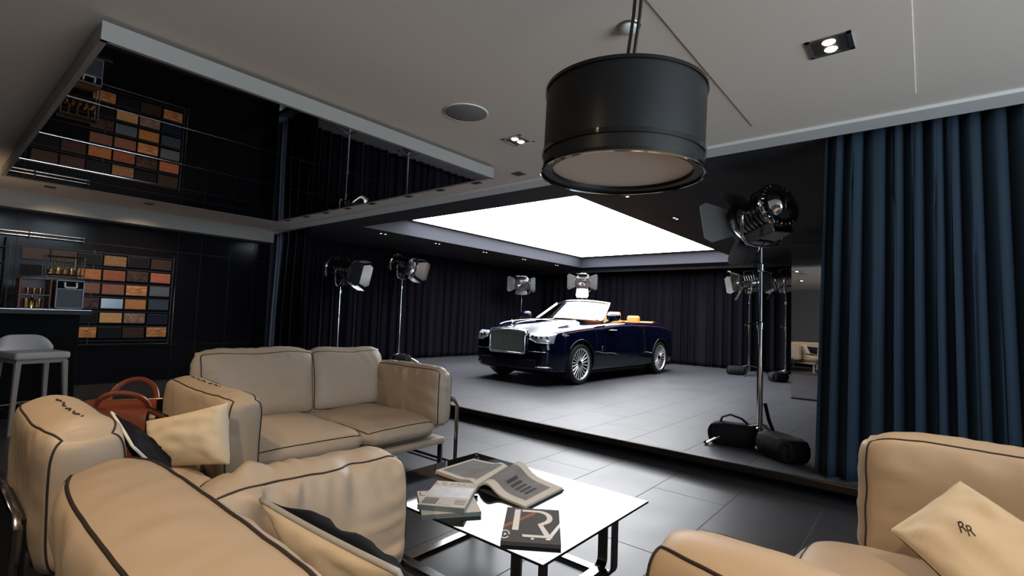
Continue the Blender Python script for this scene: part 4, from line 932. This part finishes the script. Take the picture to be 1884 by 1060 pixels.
# ================================================================ bar counter
bar = thing('bar_counter', 'black bar counter with a thin glossy top in front of the wood samples', 'bar', (-7.7, -.4, 0))
MB().bx((-.36, -2.2, 0), (.30, 1.62, 1.10)).build('base', mat('bar_black', (.006, .006, .006), .7, spec=.1), bar, bevel=.004)
MB().bx((-.42, -2.3, 1.10), (.40, 1.70, 1.15)).build('top', mat('bar_top', (.02, .013, .01), .35, spec=.2), bar, bevel=.004)
MB().bx((.38, -2.3, 1.151), (.402, 1.70, 1.156)).build('edge_trim', M['steel'], bar)
# items on the bar
hp = thing('drinks_hamper', 'open brown leather drinks hamper with brass fittings on the bar', 'hamper', (-7.46, .82, 1.157), 0)
w_, d_, h_ = .24, .30, .33   # along y, x, z
for y in (-w_/2, w_/2): MB().bx((-d_/2, y-.01, 0), (d_/2, y+.01, h_)).build('end_panel', M['brown'], hp, bevel=.008)
MB().bx((-d_/2, -w_/2+.01, 0), (-d_/2+.012, w_/2-.01, h_)).build('back_panel', M['reddark'], hp)
for z in (.004, .15, .325): MB().bx((-d_/2+.012, -w_/2+.01, z-.004), (d_/2, w_/2-.01, z+.004)).build('shelf', M['brown'], hp)
def cup(name, m, r, hh, parent, loc):
    return MB().lathe([(0, .0), (r*.7, 0), (r*.75, .006), (r, hh), (r*.92, hh), (r*.68, .012), (0, .01)], 16).build(name, m, parent, True, loc=loc)
for y in (-.05, .0, .05): cup('brass_cup', M['brass'], .02, .07, hp, (.06, y, .155)); 
for y in (-.06, .045): cup('brass_beaker', M['brass'], .024, .10, hp, (.08, y, .009))
MB().lathe([(0, 0), (.025, 0), (.025, .08), (.01, .10), (.01, .13), (0, .13)], 14).build('decanter', M['brass'], hp, True, loc=(.05, -.01, .009))
M['trimgrey'] = mat('pale_grey_trim', (.45, .46, .48), .5)
cs = thing('cooler_case', 'silver fronted case with a white handle and brown sides on the bar', 'case', (-7.45, 1.10, 1.157), 0)
MB().bx((-.15, -.125, .008), (.14, .125, .33)).build('shell', M['brown'], cs, bevel=.03, seg=3)
MB().bx((.135, -.112, .02), (.148, .112, .225)).build('lower_front', M['silverfab'], cs)
MB().bx((.135, -.112, .232), (.148, .112, .318)).build('upper_front', M['navy'], cs)
for a, b in (((.14, -.118, .014), (.152, -.110, .324)), ((.14, .110, .014), (.152, .118, .324)), ((.14, -.118, .014), (.152, .118, .022)), ((.14, -.118, .316), (.152, .118, .324)), ((.14, -.118, .225), (.152, .118, .232))): MB().bx(a, b).build('front_trim', M['trimgrey'], cs)
MB().tube([(.15, -.05, .30), (.17, -.05, .255), (.17, -.045, .245), (.17, .045, .245), (.17, .05, .255), (.15, .05, .30)], .009, 8).build('handle', M['whitepiping'], cs, True)
for y in (-.08, .08): MB().cyl((.0, y, 0), (0, y, .01), .015, n=12).build('foot', M['black'], cs)
rk = thing('glass_rack', 'chrome wire rack of brass tumblers standing behind the silver fronted case', 'rack', (-7.79, 1.10, 1.157), 0)
W2, D2, H2 = .34, .20, .62
for x in (-D2/2, D2/2):
    for y in (-W2/2, W2/2): MB().cyl((x, y, 0), (x, y, H2), .007, n=8).build('post', M['chrome'], rk)
for z in (.40, H2-.01):
    MB().tube([(-D2/2, -W2/2, z), (D2/2, -W2/2, z), (D2/2, W2/2, z), (-D2/2, W2/2, z)], .006, 8, True).build('rail', M['chrome'], rk)
    MB().bx((-D2/2, -W2/2, z-.004), (D2/2, W2/2, z-.001)).build('shelf', M['boxdark'], rk)
for i, y in enumerate((-.12, -.06, .0, .06, .12)):
    for x in (-.04, .05): cup('tumbler', M['brass'], .022, .055+.02*(i % 2), rk, (x, y, .402))
for y in (-.09, -.01, .09):
    MB().cyl((.03, y, .47), (.03, y, .60), .012, n=10).build('hanging_spoon', M['brass'], rk)
# ================================================================ bar stool
stl = thing('bar_stool', 'pale grey bar stool with a low curved back in front of the bar', 'stool', (-6.72, .78, 0), math.radians(14))
def seatf(u, v):
    x = lerp(-.22, .22, u); y = lerp(-.21, .21, v); lift = .0
    return Vector((x, y, .715+.035*min(1, 8*u, 8*(1-u), 8*v, 8*(1-v))**.5))
sh = MB(); N = 18
sh.grid(lambda u, v: seatf(u, v), N, N); sh.grid(lambda u, v: Vector((seatf(u, v).x, seatf(u, v).y, .69)), N, N)
b = MB(); b.box((0, 0, .72), (.44, .42, .07)); b.build('seat', M['stool'], stl, bevel=.022, seg=3)
bb = MB()
bb.grid(lambda u, v: (-.22-.05*v**1.3+.05*abs(2*u-1)**2.4*(1.3-.4*v), lerp(-.215, .215, u), .74+.155*v*(1-.75*abs(2*u-1)**5)), 22, 8)
o_ = bb.build('backrest', M['stool'], stl, True, sharp=0); sm = o_.modifiers.new('t', 'SOLIDIFY'); sm.thickness = .045; sm.offset = 0
bvm = o_.modifiers.new('b', 'BEVEL'); bvm.width = .015; bvm.segments = 3; bvm.limit_method = 'ANGLE'
MB().box((0, 0, .67), (.40, .38, .04)).build('seat_rail', M['stoolwood'], stl)
for sx in (-1, 1):
    for sy in (-1, 1):
        m = MB(); t0 = Vector((sx*.185, sy*.175, .67)); t1 = Vector((sx*.225, sy*.205, 0))
        vs = [t0+Vector((a*.022, b_*.022, 0)) for a, b_ in ((-1, -1), (1, -1), (1, 1), (-1, 1))]+[t1+Vector((a*.014, b_*.014, 0)) for a, b_ in ((-1, -1), (1, -1), (1, 1), (-1, 1))]
        m.add(vs, [(0, 1, 2, 3), (7, 6, 5, 4)]+[(k, (k+1) % 4, 4+(k+1) % 4, 4+k) for k in range(4)]).build('leg', M['stoolwood'], stl, bevel=.003)
for a, b_ in (((-.21, -.195, .22), (.21, -.195, .22)), ((-.21, .195, .22), (.21, .195, .22)), ((.212, -.195, .30), (.212, .195, .30)), ((-.212, -.195, .22), (-.212, .195, .22))): MB().cyl(a, b_, .008, n=10).build('footrest', M['chrome'], stl)
# ================================================================ veneer samples on the black wall
rack = thing('sample_frame', 'dark metal wall frame carrying the wood and leather samples', 'frame', (-9.74, 1.80, 0))
for z in (.66, .885, 1.115, 1.335, 1.555, 1.785, 2.01): MB().bx((0, -1.0, z-.004), (.008, .95, z+.004)).build('rail', M['boxdark'], rack)
for y in (-1.0, -.09+.0, .95): MB().bx((0, y-.006, .62), (.008, y+.006, 2.05)).build('upright', M['boxdark'], rack)
MB().cyl((.02, -1.0, .61), (.02, .95, .61), .008, n=10).build('bottom_bar', M['chrome'], rack)
MB().cyl((.02, .99, .58), (.02, .99, 1.53), .006, n=10).build('side_bar', M['darkchrome'], rack)
WD = {
 'brown': wood('dark_brown_wood', (.035, .018, .012), (.06, .032, .02)), 'black': mat('black_sample', (.010, .011, .013), .5, spec=.1), 'orange': wood('orange_walnut', (.22, .075, .025), (.40, .16, .06)),
 'tan_brown': wood('tan_brown', (.13, .06, .04), (.19, .09, .06)), 'streak': wood('dark_streak', (.008, .007, .008), (.10, .055, .035), 4, 2, along='D'), 'olive': wood('olive_burl', (.10, .055, .025), (.26, .15, .07), 5, 5),
 'red': wood('red_wood', (.17, .055, .03), (.26, .09, .045)), 'redbrown': wood('rosy_brown', (.18, .075, .05), (.25, .11, .075)), 'metal': mat('brushed_metal_sample', (.35, .36, .37), .28, 1.0),
 'maple': wood('pale_maple', (.46, .25, .10), (.58, .34, .15)), 'zebra': wood('zebra_orange', (.20, .06, .02), (.72, .36, .14), 7, 1.2), 'burl': wood('orange_burl', (.22, .08, .025), (.62, .28, .09), 7, 5, along='B'),
 'greyzebra': wood('grey_zebra', (.10, .06, .04), (.34, .24, .17), 4, 2, along='D'), 'grey': mat('grey_sample', (.11, .125, .135), .5, spec=.1), 'blue': mat('slate_blue_sample', (.045, .06, .085), .5, spec=.1), 'navy': mat('navy_sample', (.012, .016, .035), .5, spec=.1),
 'salmon': wood('salmon_wood', (.32, .09, .05), (.46, .16, .09))}
SM = [(0, 1.90, 'brown', 'dark brown sample'), (0, 1.675, 'black', 'blackish sample'), (1, 1.90, 'brown', 'dark brown sample'), (1, 1.675, 'brown', 'dark brown sample'),
 (2, 1.90, 'black', 'near-black sample'), (2, 1.67, 'orange', 'orange walnut sample'), (2, 1.46, 'tan_brown', 'plain tan brown sample'), (2, 1.23, 'streak', 'black streaked sample'), (2, 1.015, 'black', 'near-black sample'), (2, .79, 'zebra', 'orange striped sample'),
 (3, 1.895, 'olive', 'olive burl sample'), (3, 1.67, 'red', 'red brown wood sample'), (3, 1.455, 'redbrown', 'rosy brown sample'), (3, 1.235, 'metal', 'brushed metal sample'), (3, 1.015, 'maple', 'pale maple sample'), (3, .79, 'black', 'near-black sample'),
 (4, 1.91, 'black', 'near-black sample'), (4, 1.68, 'streak', 'dark streaked sample'), (4, 1.455, 'zebra', 'orange striped sample'), (4, 1.235, 'burl', 'orange burl sample'), (4, 1.015, 'greyzebra', 'grey-brown diagonal grain sample'), (4, .785, 'brown', 'dark brown sample'),
 (5, 1.90, 'brown', 'dark brown sample'), (5, 1.68, 'salmon', 'salmon red wood sample'), (5, 1.46, 'grey', 'grey sample'), (5, 1.24, 'blue', 'slate blue sample'), (5, 1.005, 'navy', 'navy sample'), (5, .795, 'zebra', 'orange striped sample')]
coln = ['first column from the left', 'second column from the left', 'third column from the left', 'fourth column from the left', 'fifth column from the left', 'rightmost column']
rown = lambda z: ['bottom row', 'second row up', 'third row up', 'fourth row up', 'fifth row up', 'top row'][max(0, min(5, round((z-.79)/.222)))]
for c_, z, m, lb in SM:
    y = (1.055, 1.36, 1.665, 1.965, 2.265, 2.575)[c_]
    t = thing('veneer_sample', f'{lb} on the black wall, {coln[c_]}, {rown(z)}', 'material sample', (-9.722, y, z), 0, 'wood and leather samples on the black wall')
    MB().box((.006, 0, 0), (.012, .27, .15)).build('face', WD[m], t, bevel=.002)
    MB().box((-.001, 0, 0), (.006, .28, .165)).build('tray', M['boxdark'], t)
# bottle shelf at the far left
bs = thing('bottle_shelf', 'dark wall shelf of bottles at the left edge of the photo', 'shelf', (-9.74, .50, 0))
for z in (1.30, 1.52, 1.74, 1.96): MB().bx((0, -.45, z-.008), (.14, .25, z+.008)).build('shelf_board', M['black'], bs)
for y in (-.45, .25): MB().bx((0, y-.008, 1.2), (.14, y+.008, 2.1)).build('upright', M['black'], bs)
bi = 0
for zi, z in enumerate((1.309, 1.529, 1.749)):
    for yi, y in enumerate((.16, .27, .38, .49, .60)):
        bt = thing('bottle', f"dark bottle on the wall shelf, {['lower','middle','upper'][zi]} board, {['first','second','third','fourth','fifth'][yi]} from the left", 'bottle', (-9.67, y, z), 0, 'bottles on the wall shelf')
        MB().lathe([(0, 0), (.032, 0), (.032, .10), (.012, .135), (.012, .16), (0, .16)], 14).build('glass', M['gloss'], bt, True)
        MB().lathe([(.013, .145), (.014, .17), (0, .171)], 12).build('cap', M['chrome'], bt, True)
rl = thing('rail_bar', 'pair of polished rails along the top of the wall shelves', 'rail', (-9.70, .95, 2.145))
for z in (0, .05): MB().cyl((0, -1.0, z), (0, .62, z), .014, n=12).build('tube', M['steel'], rl, True)
for y in (-.9, -.3, .02, .6): MB().bx((-.045, y-.008, -.03), (.02, y+.008, .08)).build('bracket', M['black'], rl)
# monogram on the right cushion, laid onto its surface
from mathutils.bvhtree import BVHTree
_fp = [o for o in t_mono.children if o.name.startswith('front_panel')][0]
_mb = BVHTree.FromPolygons([v.co for v in _fp.data.vertices], [list(p.vertices) for p in _fp.data.polygons])
P0 = base(.45, .52); ex = (base(.47, .52)-base(.43, .52)).normalized(); ey = nrm.cross(ex)
for dx, dy in ((-.008, .008), (.008, -.007)):
    X_ = frame_X(P0+nrm*.2, ex, ey, nrm) @ Matrix.Rotation(math.radians(-45), 4, 'Z') @ Matrix.Translation((dx, dy, 0)) @ Matrix.Diagonal((.75, 1.25, 1, 1))
    o = text_mesh('monogram_letter', 'R', .042, M['seam'], t_mono, X_, ext=0)
    for v in o.data.vertices:
        h = _mb.ray_cast(v.co, -nrm)[0]
        if h is not None: v.co = h+nrm*.0012
    sd = o.modifiers.new('t', 'SOLIDIFY'); sd.thickness = .001
